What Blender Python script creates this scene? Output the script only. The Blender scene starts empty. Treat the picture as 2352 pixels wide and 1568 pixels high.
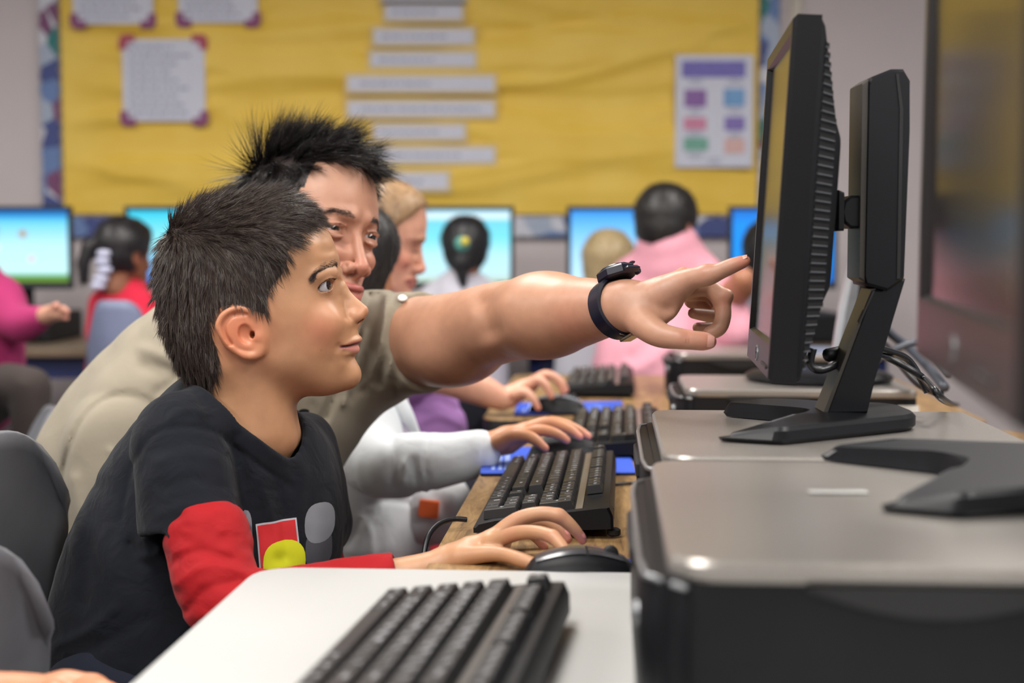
import bpy, math, random
import numpy as np
from mathutils import Vector, Matrix

# ------------------------------------------------------------------ camera, world, exposure
SC = bpy.context.scene
COL = SC.collection
FPX, CX, CY, HOR = 3267.0, 1176.0, 784.0, 570.0
CAMZ = 1.06
PITCH = math.atan((CY - HOR) / FPX)
cam_data = bpy.data.cameras.new('camera')
cam = bpy.data.objects.new('camera', cam_data); COL.objects.link(cam)
cam.location = (0, 0, CAMZ)
cam.rotation_euler = (math.pi / 2 - PITCH, 0, 0)
cam_data.sensor_width = 36.0
cam_data.lens = FPX / 2352 * 36.0
cam_data.clip_start = 0.05
cam_data.dof.use_dof = True
cam_data.dof.focus_distance = 1.64
cam_data.dof.aperture_fstop = 3.2
SC.camera = cam
SC.view_settings.view_transform = 'Standard'
SC.view_settings.look = 'None'
SC.view_settings.gamma = 1.0
SC.view_settings.use_curve_mapping = False
SC.view_settings.exposure = 0.25
wd = bpy.data.worlds.new('world'); SC.world = wd; wd.use_nodes = True
wd.node_tree.nodes['Background'].inputs[0].default_value = (0.75, 0.8, 0.9, 1)
wd.node_tree.nodes['Background'].inputs[1].default_value = 0.05

def area_light(name, loc, rot, sx, sy, power, color=(1, 1, 1)):
    l = bpy.data.lights.new(name, 'AREA'); l.shape = 'RECTANGLE'; l.size = sx; l.size_y = sy
    l.energy = power; l.color = color
    o = bpy.data.objects.new(name, l); o.location = loc; o.rotation_euler = rot; COL.objects.link(o)
    return o
ROOM = dict(x0=-4.2, x1=3.2, y0=-2.4, y1=5.75, h=2.75)
CEIL_LIGHTS = [(-2.6, 2.9), (-0.6, 2.9), (1.4, 2.9), (-2.6, .6), (-0.6, .6), (1.4, .6), (-2.6, -1.5), (-0.6, -1.5), (1.4, -1.5)]
for i, (lx, ly) in enumerate(CEIL_LIGHTS):
    area_light('ceiling_light_lamp', (lx, ly, ROOM['h'] - 0.09), (0, 0, 0), 0.55, 1.15, 33.0, (1.0, 0.965, 0.92))
# daylight through the windows of the side wall, beside and a little behind the camera
for wy in (-1.0, 0.9):
    area_light('window_daylight', (ROOM['x1'] - 0.02, wy, 1.65), (0, math.radians(90), 0), 1.2, 1.5, 5.0, (0.86, 0.93, 1.0))

# ------------------------------------------------------------------ helpers
_cp, _sp = math.cos(PITCH), math.sin(PITCH)
def P(px, py, d):
    """world point seen at photo pixel (px, py) at world depth y = d"""
    a = (px - CX) / FPX; b = (CY - py) / FPX
    dy = _cp + b * _sp; dz = -_sp + b * _cp
    t = d / dy
    return Vector((a * t, d, CAMZ + dz * t))
def G(px, py, z):
    """world point where the ray through pixel meets height z"""
    a = (px - CX) / FPX; b = (CY - py) / FPX
    dy = _cp + b * _sp; dz = -_sp + b * _cp
    t = (z - CAMZ) / dz
    return Vector((a * t, dy * t, z))
ROW = math.atan(224 / 3267)          # the desk row runs this much to the right of the viewing direction
def RWP(s, t, z):
    return Vector((t * math.cos(ROW) + s * math.sin(ROW), -t * math.sin(ROW) + s * math.cos(ROW), z))

def tag(o, label=None, cat=None, group=None, kind=None):
    if label: o['label'] = label
    if cat: o['category'] = cat
    if group: o['group'] = group
    if kind: o['kind'] = kind
    return o
def empty(name, loc=(0, 0, 0), rz=0, label=None, cat=None, group=None, rot=None):
    o = bpy.data.objects.new(name, None); COL.objects.link(o)
    o.location = loc; o.rotation_euler = rot if rot else (0, 0, rz)
    o.empty_display_size = 0.05
    return tag(o, label, cat, group)
def link(name, me, mat=None, parent=None, smooth=None, loc=None, rz=None):
    o = bpy.data.objects.new(name, me); COL.objects.link(o)
    if mat is not None and len(me.materials) == 0: me.materials.append(mat)
    if parent is not None: o.parent = parent
    if loc is not None: o.location = loc
    if rz is not None: o.rotation_euler = (0, 0, rz)
    if smooth is not None:
        me.polygons.foreach_set('use_smooth', [smooth] * len(me.polygons))
    return o
def copy_tree(o, parent=None):
    c = o.copy(); COL.objects.link(c)
    if parent is not None: c.parent = parent
    for ch in list(o.children): copy_tree(ch, c)
    return c

class MB:
    """collects simple solids into one mesh"""
    def __init__(s): s.v = []; s.f = []; s.m = []
    def add(s, verts, faces, mi=0):
        b = len(s.v); s.v += [tuple(v) for v in verts]
        s.f += [tuple(i + b for i in f) for f in faces]; s.m += [mi] * len(faces); return s
    def box(s, c, d, R=None, mi=0, bev=0.0, taper=1.0):
        x, y, z = [k / 2 for k in d]
        if bev <= 0:
            vs = [(sx * x * (taper if sz > 0 else 1), sy * y * (taper if sz > 0 else 1), sz * z) for sz in (-1, 1) for sy in (-1, 1) for sx in (-1, 1)]
            fs = [(0, 2, 3, 1), (4, 5, 7, 6), (0, 1, 5, 4), (2, 6, 7, 3), (0, 4, 6, 2), (1, 3, 7, 5)]
        else:
            b = min(bev, x * .98, y * .98, z * .98)
            vs = []; fs = []
            # chamfered box: rounded rectangle rings
            rings = [(-z, b), (-z + b, 0), (z - b, 0), (z, b)]
            n = 12
            for (zz, ins) in rings:
                tp = taper if zz > 0 else 1
                for (sx, sy, a0) in ((1, 1, 0), (-1, 1, 90), (-1, -1, 180), (1, -1, 270)):
                    for k in range(3):
                        a = math.radians(a0 + k * 45)
                        r = b - ins * 0.999
                        cx_, cy_ = sx * (x - b), sy * (y - b)
                        vs.append(((cx_ + r * math.cos(a)) * tp, (cy_ + r * math.sin(a)) * tp, zz))
            for r in range(3):
                for k in range(n):
                    a, b_ = r * n + k, r * n + (k + 1) % n
                    fs.append((a, b_, b_ + n, a + n))
            fs.append(tuple(reversed(range(n)))); fs.append(tuple(range(3 * n, 4 * n)))
        c = Vector(c)
        vv = [((R @ Vector(v)) if R is not None else Vector(v)) + c for v in vs]
        return s.add(vv, fs, mi)
    def prism(s, poly, z0, z1, axis='z', mi=0, bev=0.0, R=None, c=(0, 0, 0)):
        """poly: list of 2D points (ccw), extruded; axis z: (x,y); x: (y,z); y: (x,z)"""
        n = len(poly)
        def pt(p, h):
            if axis == 'z': return Vector((p[0], p[1], h))
            if axis == 'x': return Vector((h, p[0], p[1]))
            return Vector((p[0], h, p[1]))
        if bev > 0:
            cxm = sum(p[0] for p in poly) / n; cym = sum(p[1] for p in poly) / n
            def inset(p):
                dx, dy = p[0] - cxm, p[1] - cym; L = math.hypot(dx, dy) or 1
                return (p[0] - dx / L * bev, p[1] - dy / L * bev)
            rings = [([inset(p) for p in poly], z0), (poly, z0 + bev), (poly, z1 - bev), ([inset(p) for p in poly], z1)]
        else: rings = [(poly, z0), (poly, z1)]
        vs = [pt(p, h) for (pl, h) in rings for p in pl]; fs = []
        for r in range(len(rings) - 1):
            for k in range(n):
                a, b = r * n + k, r * n + (k + 1) % n
                fs.append((a, b, b + n, a + n))
        fs.append(tuple(reversed(range(n)))); L = (len(rings) - 1) * n; fs.append(tuple(range(L, L + n)))
        c = Vector(c); vs = [((R @ v) if R is not None else v) + c for v in vs]
        return s.add(vs, fs, mi)
    def tube(s, pts, r, n=8, mi=0, cap=True, closed=False):
        pts = [Vector(p) for p in pts]; m = len(pts)
        rs = r if isinstance(r, (list, tuple)) else [r] * m
        vs = []; fs = []; up = None
        for i, p in enumerate(pts):
            if closed: t = pts[(i + 1) % m] - pts[i - 1]
            else: t = pts[min(i + 1, m - 1)] - pts[max(i - 1, 0)]
            t.normalize()
            if up is None:
                up = t.orthogonal().normalized()
            else:
                up = (up - t * up.dot(t)); up = up.normalized() if up.length > 1e-6 else t.orthogonal().normalized()
            q = t.cross(up)
            for k in range(n):
                a = 2 * math.pi * k / n
                vs.append(p + (up * math.cos(a) + q * math.sin(a)) * rs[i])
        for i in range(m if closed else m - 1):
            j = (i + 1) % m
            for k in range(n):
                k2 = (k + 1) % n
                fs.append((i * n + k, i * n + k2, j * n + k2, j * n + k))
        if cap and not closed:
            fs.append(tuple(reversed(range(n)))); fs.append(tuple(range((m - 1) * n, m * n)))
        return s.add(vs, fs, mi)
    def lathe(s, prof, c=(0, 0, 0), n=24, R=None, mi=0):
        vs = []; fs = []; m = len(prof)
        for (r, z) in prof:
            for k in range(n):
                a = 2 * math.pi * k / n; vs.append(Vector((r * math.cos(a), r * math.sin(a), z)))
        for i in range(m - 1):
            for k in range(n):
                k2 = (k + 1) % n; fs.append((i * n + k, i * n + k2, (i + 1) * n + k2, (i + 1) * n + k))
        fs.append(tuple(reversed(range(n)))); fs.append(tuple(range((m - 1) * n, m * n)))
        c = Vector(c); vs = [((R @ v) if R is not None else v) + c for v in vs]
        return s.add(vs, fs, mi)
    def mesh(s, name='m'):
        me = bpy.data.meshes.new(name); me.from_pydata(s.v, [], s.f)
        if any(s.m): me.polygons.foreach_set('material_index', s.m)
        me.update(); return me
    def build(s, name, mat, parent=None, smooth=False, auto=None, loc=None, rz=None):
        me = s.mesh(name)
        for mm in (mat if isinstance(mat, (list, tuple)) else [mat]): me.materials.append(mm)
        o = link(name, me, None, parent, smooth, loc, rz)
        if auto is not None:
            me.polygons.foreach_set('use_smooth', [True] * len(me.polygons))
            try: me.set_sharp_from_angle(angle=math.radians(auto))
            except Exception: pass
        return o

def catmull(pts, k=6, closed=False):
    P_ = [Vector(p) for p in pts]; n = len(P_); out = []
    rng = range(n if closed else n - 1)
    for i in rng:
        if closed: p0, p1, p2, p3 = P_[i - 1], P_[i], P_[(i + 1) % n], P_[(i + 2) % n]
        else: p0, p1, p2, p3 = P_[max(i - 1, 0)], P_[i], P_[i + 1], P_[min(i + 2, n - 1)]
        for j in range(k):
            t = j / k
            out.append(0.5 * ((2 * p1) + (-p0 + p2) * t + (2 * p0 - 5 * p1 + 4 * p2 - p3) * t * t + (-p0 + 3 * p1 - 3 * p2 + p3) * t ** 3))
    if not closed: out.append(P_[-1])
    return out

# ------------------------------------------------------------------ materials
def srgb(*c):
    if len(c) == 1: c = c[0]
    if isinstance(c, str): c = [int(c[i:i + 2], 16) for i in (0, 2, 4)]
    return tuple(((x / 255) / 12.92 if x / 255 <= 0.04045 else ((x / 255 + 0.055) / 1.055) ** 2.4) for x in c) + (1,)
class N:
    """tiny node-tree writer"""
    def __init__(s, name):
        s.m = bpy.data.materials.new(name); s.m.use_nodes = True
        s.t = s.m.node_tree; s.b = s.t.nodes['Principled BSDF']
    def n(s, typ, **kw):
        nd = s.t.nodes.new(typ)
        for k, v in kw.items():
            if k in nd.inputs.keys() or isinstance(k, int): nd.inputs[k].default_value = v
            else: setattr(nd, k, v)
        return nd
    def l(s, a, b): s.t.links.new(a, b)
    def set(s, **kw):
        for k, v in kw.items():
            k = k.replace('_', ' ')
            for q in s.b.inputs.keys():
                if q.lower() == k.lower(): s.b.inputs[q].default_value = v
        return s
    def coord(s, out='Object', scale=(1, 1, 1), rot=(0, 0, 0), loc=(0, 0, 0)):
        tc = s.n('ShaderNodeTexCoord'); mp = s.n('ShaderNodeMapping')
        mp.inputs['Scale'].default_value = scale; mp.inputs['Rotation'].default_value = rot; mp.inputs['Location'].default_value = loc
        s.l(tc.outputs[out], mp.inputs[0]); return mp.outputs[0]
    def noise(s, vec, scale=10, detail=3, rough=.5, dist=0):
        nd = s.n('ShaderNodeTexNoise'); nd.inputs['Scale'].default_value = scale; nd.inputs['Detail'].default_value = detail
        nd.inputs['Roughness'].default_value = rough; nd.inputs['Distortion'].default_value = dist
        s.l(vec, nd.inputs['Vector']); return nd.outputs['Fac']
    def ramp(s, fac, stops):
        r = s.n('ShaderNodeValToRGB'); e = r.color_ramp.elements
        while len(e) < len(stops): e.new(0.5)
        for k, (p, c) in enumerate(stops): e[k].position = p; e[k].color = c
        s.l(fac, r.inputs[0]); return r.outputs[0]
    def mix(s, fac, a, b, mode='MIX'):
        m = s.n('ShaderNodeMix', data_type='RGBA', blend_type=mode)
        for k, v in ((0, fac), (6, a), (7, b)):
            if hasattr(v, 'default_value') and hasattr(v, 'node'): s.l(v, m.inputs[k])
            else: m.inputs[k].default_value = v
        return m.outputs[2]
    def bump(s, h, strength=.3, dist=.002, normal=None):
        b = s.n('ShaderNodeBump'); b.inputs['Strength'].default_value = strength; b.inputs['Distance'].default_value = dist
        s.l(h, b.inputs['Height'])
        if normal is not None: s.l(normal, b.inputs['Normal'])
        s.l(b.outputs[0], s.b.inputs['Normal']); return b.outputs[0]
def plain(name, col, rough=.5, metal=0., var=.08, scale=30, bump=0., spec=None, coat=0., bscale=None, bdist=.001, sheen=0.):
    m = N(name); c = srgb(col) if not (isinstance(col, tuple) and len(col) == 4) else col
    v = m.coord('Object'); f = m.noise(v, scale, 3)
    a = tuple(max(0, x * (1 - var)) for x in c[:3]) + (1,); b = tuple(min(1, x * (1 + var)) for x in c[:3]) + (1,)
    m.l(m.ramp(f, [(0.3, a), (0.7, b)]), m.b.inputs['Base Color'])
    m.set(Roughness=rough, Metallic=metal, Coat_Weight=coat, Sheen_Weight=sheen)
    if spec is not None: m.set(Specular_IOR_Level=spec)
    if bump: m.bump(m.noise(v, bscale or scale * 4, 2), bump, bdist)
    return m.m
def emissive(name, col, strength):
    m = N(name); m.set(Base_Color=(0, 0, 0, 1), Roughness=.3, Emission_Color=srgb(col), Emission_Strength=strength); return m.m
# ------------------------------------------------------------------ room shell
x0, x1, y0, y1, H_ = ROOM['x0'], ROOM['x1'], ROOM['y0'], ROOM['y1'], ROOM['h']
m_wall = plain('wall_paint', (206, 196, 198), .75, var=.03, scale=3, bump=.15, bscale=220, bdist=.0006)
m_floor = N('floor_tile'); _v = m_floor.coord('Object')
m_floor.l(m_floor.ramp(m_floor.noise(_v, 26, 5), [(.35, srgb(58, 56, 60)), (.65, srgb(84, 80, 82))]), m_floor.b.inputs['Base Color']); m_floor.set(Roughness=.45)
m_wall2 = plain('wall_paint_low_bounce', (128, 126, 130), .8, var=.03, scale=3)  # unseen walls made mid-grey, darker than the back wall, to cut bounce light
m_ceil = plain('ceiling_panel', (188, 186, 182), .9, var=.04, scale=60, bump=.3)
def struct(o): o['kind'] = 'structure'; return o
struct(MB().box(((x0 + x1) / 2, (y0 + y1) / 2, -.05), (x1 - x0 + .4, y1 - y0 + .4, .1)).build('floor', m_floor.m))
ceil = struct(MB().box(((x0 + x1) / 2, (y0 + y1) / 2, H_ + .06), (x1 - x0 + .4, y1 - y0 + .4, .1)).build('ceiling', m_ceil))
# suspended ceiling tiles as parts of the ceiling
_tm = MB().box((0, 0, 0), (.59, 1.19, .012), bev=.004).mesh('ceiling_tile')
_tm.materials.append(m_ceil)
for i in range(12):
    for j in range(7):
        xx, yy = x0 + .32 + i * .61, y0 + .62 + j * 1.22
        if any(abs(xx - a) < .55 and abs(yy - b) < .9 for a, b in CEIL_LIGHTS): continue
        o = link('ceiling_tile', _tm, None, ceil, loc=(xx, yy, H_))
struct(MB().box(((x0 + x1) / 2, y1 + .05, H_ / 2), (x1 - x0 + .2, .1, H_)).build('wall_back', m_wall))
struct(MB().box((x0 - .05, (y0 + y1) / 2, H_ / 2), (.1, y1 - y0, H_)).build('wall_left', m_wall2))
struct(MB().box(((x0 + x1) / 2, y0 - .05, H_ / 2), (x1 - x0 + .2, .1, H_)).build('wall_front', m_wall2))
w = MB()
yb = [y0, -1.75, -.25, .15, 1.65, y1]
for k in (0, 2, 4): w.box((x1 + .05, (yb[k] + yb[k + 1]) / 2, H_ / 2), (.1, yb[k + 1] - yb[k], H_))
for k in (1, 3):
    w.box((x1 + .05, (yb[k] + yb[k + 1]) / 2, .5), (.1, yb[k + 1] - yb[k], 1.0))
    w.box((x1 + .05, (yb[k] + yb[k + 1]) / 2, (2.3 + H_) / 2), (.1, yb[k + 1] - yb[k], H_ - 2.3))
struct(w.build('wall_right', m_wall2))
m_frame = plain('window_aluminium', (176, 178, 180), .4, metal=.6)
m_glass = N('window_glass').set(Base_Color=(1, 1, 1, 1), Roughness=.02, Transmission_Weight=1., IOR=1.1).m
for n_, k in ((1, 1), (2, 3)):
    ya, yc = yb[k], yb[k + 1]; f = MB()
    for yy in (ya + .02, (ya + yc) / 2, yc - .02): f.box((x1 + .05, yy, 1.65), (.06, .04, 1.3), bev=.005)
    for zz in (1.02, 2.28): f.box((x1 + .05, (ya + yc) / 2, zz), (.06, yc - ya, .04), bev=.005)
    fo = struct(f.build('window_%d' % n_, m_frame))
    MB().box((x1 + .07, (ya + yc) / 2, 1.65), (.006, yc - ya - .04, 1.24)).build('window_pane', m_glass, fo)
m_base = plain('rubber_base', (70, 66, 66), .6)
struct(MB().box(((x0 + x1) / 2, y1 - .006, .05), (x1 - x0, .012, .1), bev=.003).build('baseboard_back', m_base))
m_fix = plain('light_housing', (230, 230, 228), .5); m_tube = emissive('light_diffuser', (255, 250, 240), 4.0)
for lx, ly in CEIL_LIGHTS:
    t = empty('ceiling_light', (lx, ly, H_ - .01), label='recessed white fluorescent ceiling light with a flat diffuser', cat='light', group='recessed ceiling lights')
    f = MB()
    for sx in (-1, 1): f.box((sx * .29, 0, -.02), (.03, 1.21, .05), bev=.004)
    for sy in (-1, 1): f.box((0, sy * .59, -.02), (.55, .03, .05), bev=.004)
    f.build('housing', m_fix, t)
    MB().box((0, 0, -.012), (.55, 1.15, .006)).build('diffuser', m_tube, t)
# vertical trim on the back wall, to the right of the board
WD = y1                       # back wall depth
pa, pb = P(1812, 300, WD - .01), P(1838, 300, WD - .01)
struct(MB().box(((pa.x + pb.x) / 2, WD - .012, H_ / 2), (pb.x - pa.x, .024, H_ - .01), bev=.004).build('trim_1', plain('trim_cream', (206, 198, 186), .6)))

# ------------------------------------------------------------------ bulletin board
def rnd(seed): return random.Random(seed)
bl, br = P(150, 480, WD), P(1737, 480, WD)
bz0, bz1 = P(1000, 492, WD).z, 2.42
board = empty('bulletin_board', ((bl.x + br.x) / 2, WD - .004, bz0), label='large bulletin board covered in gathered yellow fabric with patterned edging', cat='bulletin board')
bw = br.x - bl.x; bh = bz1 - bz0
m_yel = N('yellow_fabric'); _v = m_yel.coord('Object')
m_yel.l(m_yel.ramp(m_yel.noise(_v, 4, 4), [(.3, srgb(238, 198, 74)), (.7, srgb(246, 210, 96))]), m_yel.b.inputs['Base Color']); m_yel.set(Roughness=.6, Sheen_Weight=.2)
m_yel.bump(m_yel.noise(_v, 400, 2), .1, .0005)
nx, nz = 170, 110; R_ = rnd(4)
sw = [(R_.uniform(-.1, 1.1), R_.uniform(.05, .9), R_.uniform(.22, .6), R_.uniform(.5, 1.6), R_.uniform(.010, .026) * R_.choice((1, 1, -1)), R_.uniform(.018, .04)) for _ in range(30)]
sw += [(.72, .50, .33, 1.1, .022, .035), (.74, .36, .40, 1.2, -.02, .03), (.76, .22, .36, 1.3, .022, .03), (.62, .2, .3, 1.0, .018, .025), (.16, .34, .3, -1.2, .02, .03), (.2, .15, .35, -.9, .018, .03), (.3, .5, .3, -.6, .014, .05)]
vs = []; fs = []
for j in range(nz + 1):
    for i in range(nx + 1):
        u, v = i / nx, j / nz; d = .012
        for (uc, vc, wd_, cur, am, th) in sw:
            q = (u - uc) / wd_
            if abs(q) < 1:
                vv = vc + cur * .18 * q * q
                d += am * math.exp(-((v - vv) / th) ** 2) * (1 - q * q) ** 1.5
        d *= min(1, 12 * u, 12 * (1 - u), 14 * v, 14 * (1 - v))
        vs.append(((u - .5) * bw, -.014 - min(max(d, 0), .034), v * bh))
for j in range(nz):
    for i in range(nx):
        a = j * (nx + 1) + i; fs.append((a, a + 1, a + nx + 2, a + nx + 1))
MB().add(vs, fs).build('fabric_cover', m_yel.m, board, smooth=True)
MB().box((0, -.006, bh / 2), (bw, .012, bh)).build('backing_board', plain('cork', (150, 110, 70), .9), board)
# patterned border: blue and white scalloped strips with darker and pink shapes
m_bord = N('border_pattern'); _v = m_bord.coord('Object', (1, 1, 1))
vr = m_bord.n('ShaderNodeTexVoronoi'); vr.inputs['Scale'].default_value = 11; m_bord.l(_v, vr.inputs['Vector'])
sep = m_bord.n('ShaderNodeSeparateColor'); m_bord.l(vr.outputs['Color'], sep.inputs[0])
cr = m_bord.ramp(sep.outputs[0], [(0, srgb(66, 78, 136)), (.16, srgb(104, 130, 180)), (.38, srgb(206, 208, 220)), (.66, srgb(166, 178, 200)), (.84, srgb(120, 70, 110)), (.93, srgb(40, 120, 120))])
for nd in m_bord.t.nodes:
    if nd.type == 'VALTORGB': nd.color_ramp.interpolation = 'CONSTANT'
m_bord.l(cr, m_bord.b.inputs['Base Color']); m_bord.set(Roughness=.6)
def border(name, cx_, cz_, w_, h_):
    # scalloped strip outline
    n = int(max(w_, h_) / .05); pts = []
    vert = h_ > w_; L = max(w_, h_); W = min(w_, h_)
    for k in range(n * 4 + 1): t = -L / 2 + L * k / (n * 4); pts.append((t, W / 2 - .008 + .008 * abs(math.sin(k * math.pi / 4))))
    for k in range(n * 4, -1, -1): t = -L / 2 + L * k / (n * 4); pts.append((t, -W / 2 + .008 - .008 * abs(math.sin(k * math.pi / 4))))
    pts = [(p[0], p[1]) for p in pts][::-1]
    if vert: pts = [(p[1], p[0]) for p in pts][::-1]
    MB().prism(pts, -.036, -.033, axis='y', c=(cx_, 0, cz_)).build(name, m_bord.m, board)
border('border_strip', -bw / 2 - .04, bh / 2 - .04, .08, bh + .1)
border('border_strip', bw / 2 + .04, bh / 2 - .04, .08, bh + .1)
border('border_strip', 0, -.05, bw + .02, .085)
border('border_strip', 0, bh + .04, bw + .16, .085)

m_paper = plain('white_paper', (214, 216, 232), .7, var=.02)
m_print = plain('grey_print', (158, 162, 184), .8, var=.1)
m_pink = plain('pink_corner', (176, 70, 96), .6); m_purp = plain('purple_corner', (140, 70, 120), .6)
PD = WD - .055
def wall_sheet(name, x_0, y_0, x_1, y_1, label, cat, group, lines=0, corners=None, seed=0, backing=None):
    a, b = P(x_0, y_0, PD), P(x_1, y_1, PD); w_, h_ = b.x - a.x, a.z - b.z
    t = empty(name, ((a.x + b.x) / 2, PD, b.z), label=label, cat=cat, group=group)
    if backing: MB().box((0, .003, h_ / 2), (w_ + .03, .003, h_ + .03)).build('mount', backing, t)
    MB().box((0, 0, h_ / 2), (w_, .003, h_)).build('sheet', m_paper, t)
    r = rnd(seed); L = MB()
    for k in range(lines):
        zz = h_ * (1 - (k + 1) / (lines + 1)); ww = w_ * r.uniform(.45, .8); xx = -w_ * .42; xe = xx + ww
        while xx < xe:
            q = r.uniform(.012, .04); L.box((xx + q / 2, -.002, zz), (q, .001, h_ * .35 / (lines + 1)), mi=0); xx += q + .008
    if lines: 
        o = L.build('text_lines', m_print, t); o['kind'] = 'stuff'
    if corners:
        for sx in (-1, 1):
            for sz in (0, 1):
                c = MB(); zz = .0 if sz == 0 else h_; s2 = 1 if sz == 0 else -1
                c.prism([(0, -.018), (.05, -.018), (.05, .012), (.02, .012), (.02, .04), (-.012, .04), (-.012, 0)][::1], -.004, -.002, axis='y')
                for i_, v_ in enumerate(c.v): c.v[i_] = (sx * (w_ / 2 - v_[0]), v_[1], zz + s2 * v_[2])
                c.build('photo_corner', corners[(sx + sz) % 2], t)
    return t
cs = (m_pink, m_purp)
wall_sheet('notice_sheet', 165, -120, 352, 55, 'white notice sheet at the photo top, the one nearest the patterned border strip', 'poster', None, 9, cs, 1, None)
wall_sheet('notice_sheet', 408, -120, 592, 52, 'white notice sheet at the photo top, further from the border strip than its twin', 'poster', None, 9, cs, 2)
wall_sheet('notice_sheet', 280, 90, 472, 278, 'white notice sheet hung lower than the other two, with pink corners and grey text lines', 'poster', None, 9, cs, 3)
m_beige = plain('beige_card', (222, 200, 150), .8, var=.03)
strips = [(880, -40, 1066, 2), (886, 12, 1060, 44), (860, 68, 1086, 100), (852, 122, 1090, 152), (800, 176, 1134, 208), (800, 234, 1134, 266), (860, 288, 1066, 318), (860, 340, 1134, 372), (870, 398, 1028, 434)]
sl = ['white word strip cut off at the photo top above the man', 'short white word strip, first one wholly in view from the top', 'white word strip second from the top of those wholly in view', 'white word strip third from the top, just above the two widest', 'upper of the two widest white word strips in the middle of the column', 'lower of the two widest white word strips, beside the hair spikes of the man', 'short white word strip between two long ones beside the hair of the man', 'long white word strip second from the bottom of the column', 'shortest white word strip at the bottom of the column']
for k, s_ in enumerate(strips):
    wall_sheet('word_strip', *s_, sl[k], 'sign', 'white word strips in a column on the yellow board', 1, None, 10 + k, m_beige)
# chart with coloured boxes
a, b = P(1552, 126, PD), P(1728, 384, PD); w_, h_ = b.x - a.x, a.z - b.z
ch = empty('wall_chart', ((a.x + b.x) / 2, PD, b.z), label='white chart with a violet title and six coloured boxes in two columns', cat='poster')
MB().box((0, 0, h_ / 2), (w_, .003, h_)).build('sheet', m_paper, ch)
for (px0, py0, px1, py1, c) in [(1566, 140, 1712, 178, (122, 116, 190)), (1572, 206, 1622, 246, (142, 106, 170)), (1662, 204, 1710, 244, (120, 165, 214)), (1570, 270, 1622, 298, (212, 140, 172)), (1664, 268, 1710, 300, (136, 120, 190)), (1570, 316, 1626, 346, (120, 175, 160)), (1664, 318, 1710, 352, (218, 180, 178))]:
    a2, b2 = P(px0, py0, PD), P(px1, py1, PD)
    MB().box(((a2.x + b2.x) / 2 - ch.location.x, -.003, (a2.z + b2.z) / 2 - b.z), (b2.x - a2.x, .002, a2.z - b2.z)).build('colour_box', plain('chart_ink', c, .7), ch)
L = MB(); r = rnd(9)
for k, (cx_, y_0) in enumerate([(1597, 184), (1688, 184), (1597, 252), (1688, 250), (1597, 303), (1688, 306), (1597, 354), (1640, 366)]):
    for j in range(2):
        p = P(cx_, y_0 + j * 8, PD); L.box((p.x - ch.location.x, -.002, p.z - b.z), (.06 * r.uniform(.6, 1.2), .001, .006))
o = L.build('text_lines', m_print, ch); o['kind'] = 'stuff'
# ------------------------------------------------------------------ tables
def wparent(o, root):
    o.parent = root; o.matrix_parent_inverse = root.matrix_basis.inverted(); return o
def basis(o):
    from mathutils import Euler
    return Matrix.Translation(o.location) @ Euler(o.rotation_euler).to_matrix().to_4x4()
def wp(o, root):
    o.parent = root; o.matrix_parent_inverse = basis(root).inverted(); return o
def ST(p):
    """row coordinates (s along the row, t to the right) of a world point"""
    return (p.x * math.sin(ROW) + p.y * math.cos(ROW), p.x * math.cos(ROW) - p.y * math.sin(ROW))
def round_poly(pts, rads, k=6):
    n = len(pts); out = []
    for i in range(n):
        p = Vector(pts[i]); a = Vector(pts[i - 1]); b = Vector(pts[(i + 1) % n]); r = rads[i] if isinstance(rads, (list, tuple)) else rads
        if r <= 0: out.append(tuple(p)); continue
        va = (a - p).normalized(); vb = (b - p).normalized()
        for j in range(k + 1):
            t = j / k; q = (p + va * r) * (1 - t) ** 2 + p * 2 * t * (1 - t) + (p + vb * r) * t ** 2
            out.append(tuple(q))
    return out
m_black = plain('black_plastic', (13, 14, 18), .48, var=.1, scale=40, spec=.28, bump=.06, bscale=900, bdist=.0003)
m_blackm = plain('black_matt', (18, 18, 21), .6, var=.1)
m_edge = plain('black_edge_band', (20, 20, 22), .5)
m_chrome = plain('brushed_steel', (170, 172, 176), .3, metal=.9)
m_wood = N('oak_laminate'); _v = m_wood.coord('Object', (6, 1, 1), rot=(0, 0, 0))
f1 = m_wood.noise(_v, 9, 8, .65, 1.6)
m_wood.l(m_wood.ramp(f1, [(.30, srgb(84, 62, 40)), (.46, srgb(132, 102, 66)), (.62, srgb(158, 126, 84)), (.8, srgb(172, 142, 100))]), m_wood.b.inputs['Base Color']); m_wood.set(Roughness=.42)
m_white = plain('white_laminate', (172, 172, 171), .45, var=.01, scale=4)
def table(name, z, s0, s1, t0, t1, mat, label, corner=.04):
    c = RWP((s0 + s1) / 2, (t0 + t1) / 2, 0)
    e = empty(name, c, -ROW, label, 'table')
    a, b = (t1 - t0) / 2, (s1 - s0) / 2
    poly = round_poly([(-a, -b), (a, -b), (a, b), (-a, b)], corner)
    MB().prism(poly, z - .004, z, bev=.0015).build('tabletop', mat, e)
    MB().prism(poly, z - .03, z - .0042, bev=.002).build('edge_band', m_edge, e)
    for sx in (-1, 1):
        for sy in (-1, 1):
            MB().tube([(sx * (a - .06), sy * (b - .05), z - .03), (sx * (a - .06), sy * (b - .05), .0)], .016, 10).build('leg', m_chrome, e, True)
    for sy in (-1, 1): MB().box((0, sy * (b - .05), z - .05), (2 * a - .12, .02, .035)).build('frame_rail', m_edge, e)
    MB().box((a - .06, 0, z - .05), (.02, 2 * b - .1, .035)).build('frame_rail', m_edge, e)
    return e
ZW, ZA = .75, .73
s_w, t_w = ST(G(600, 1301, ZW)); _, t_w0 = ST(G(330, 1560, ZW))
t_white = min(t_w, t_w0) - .002
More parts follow.
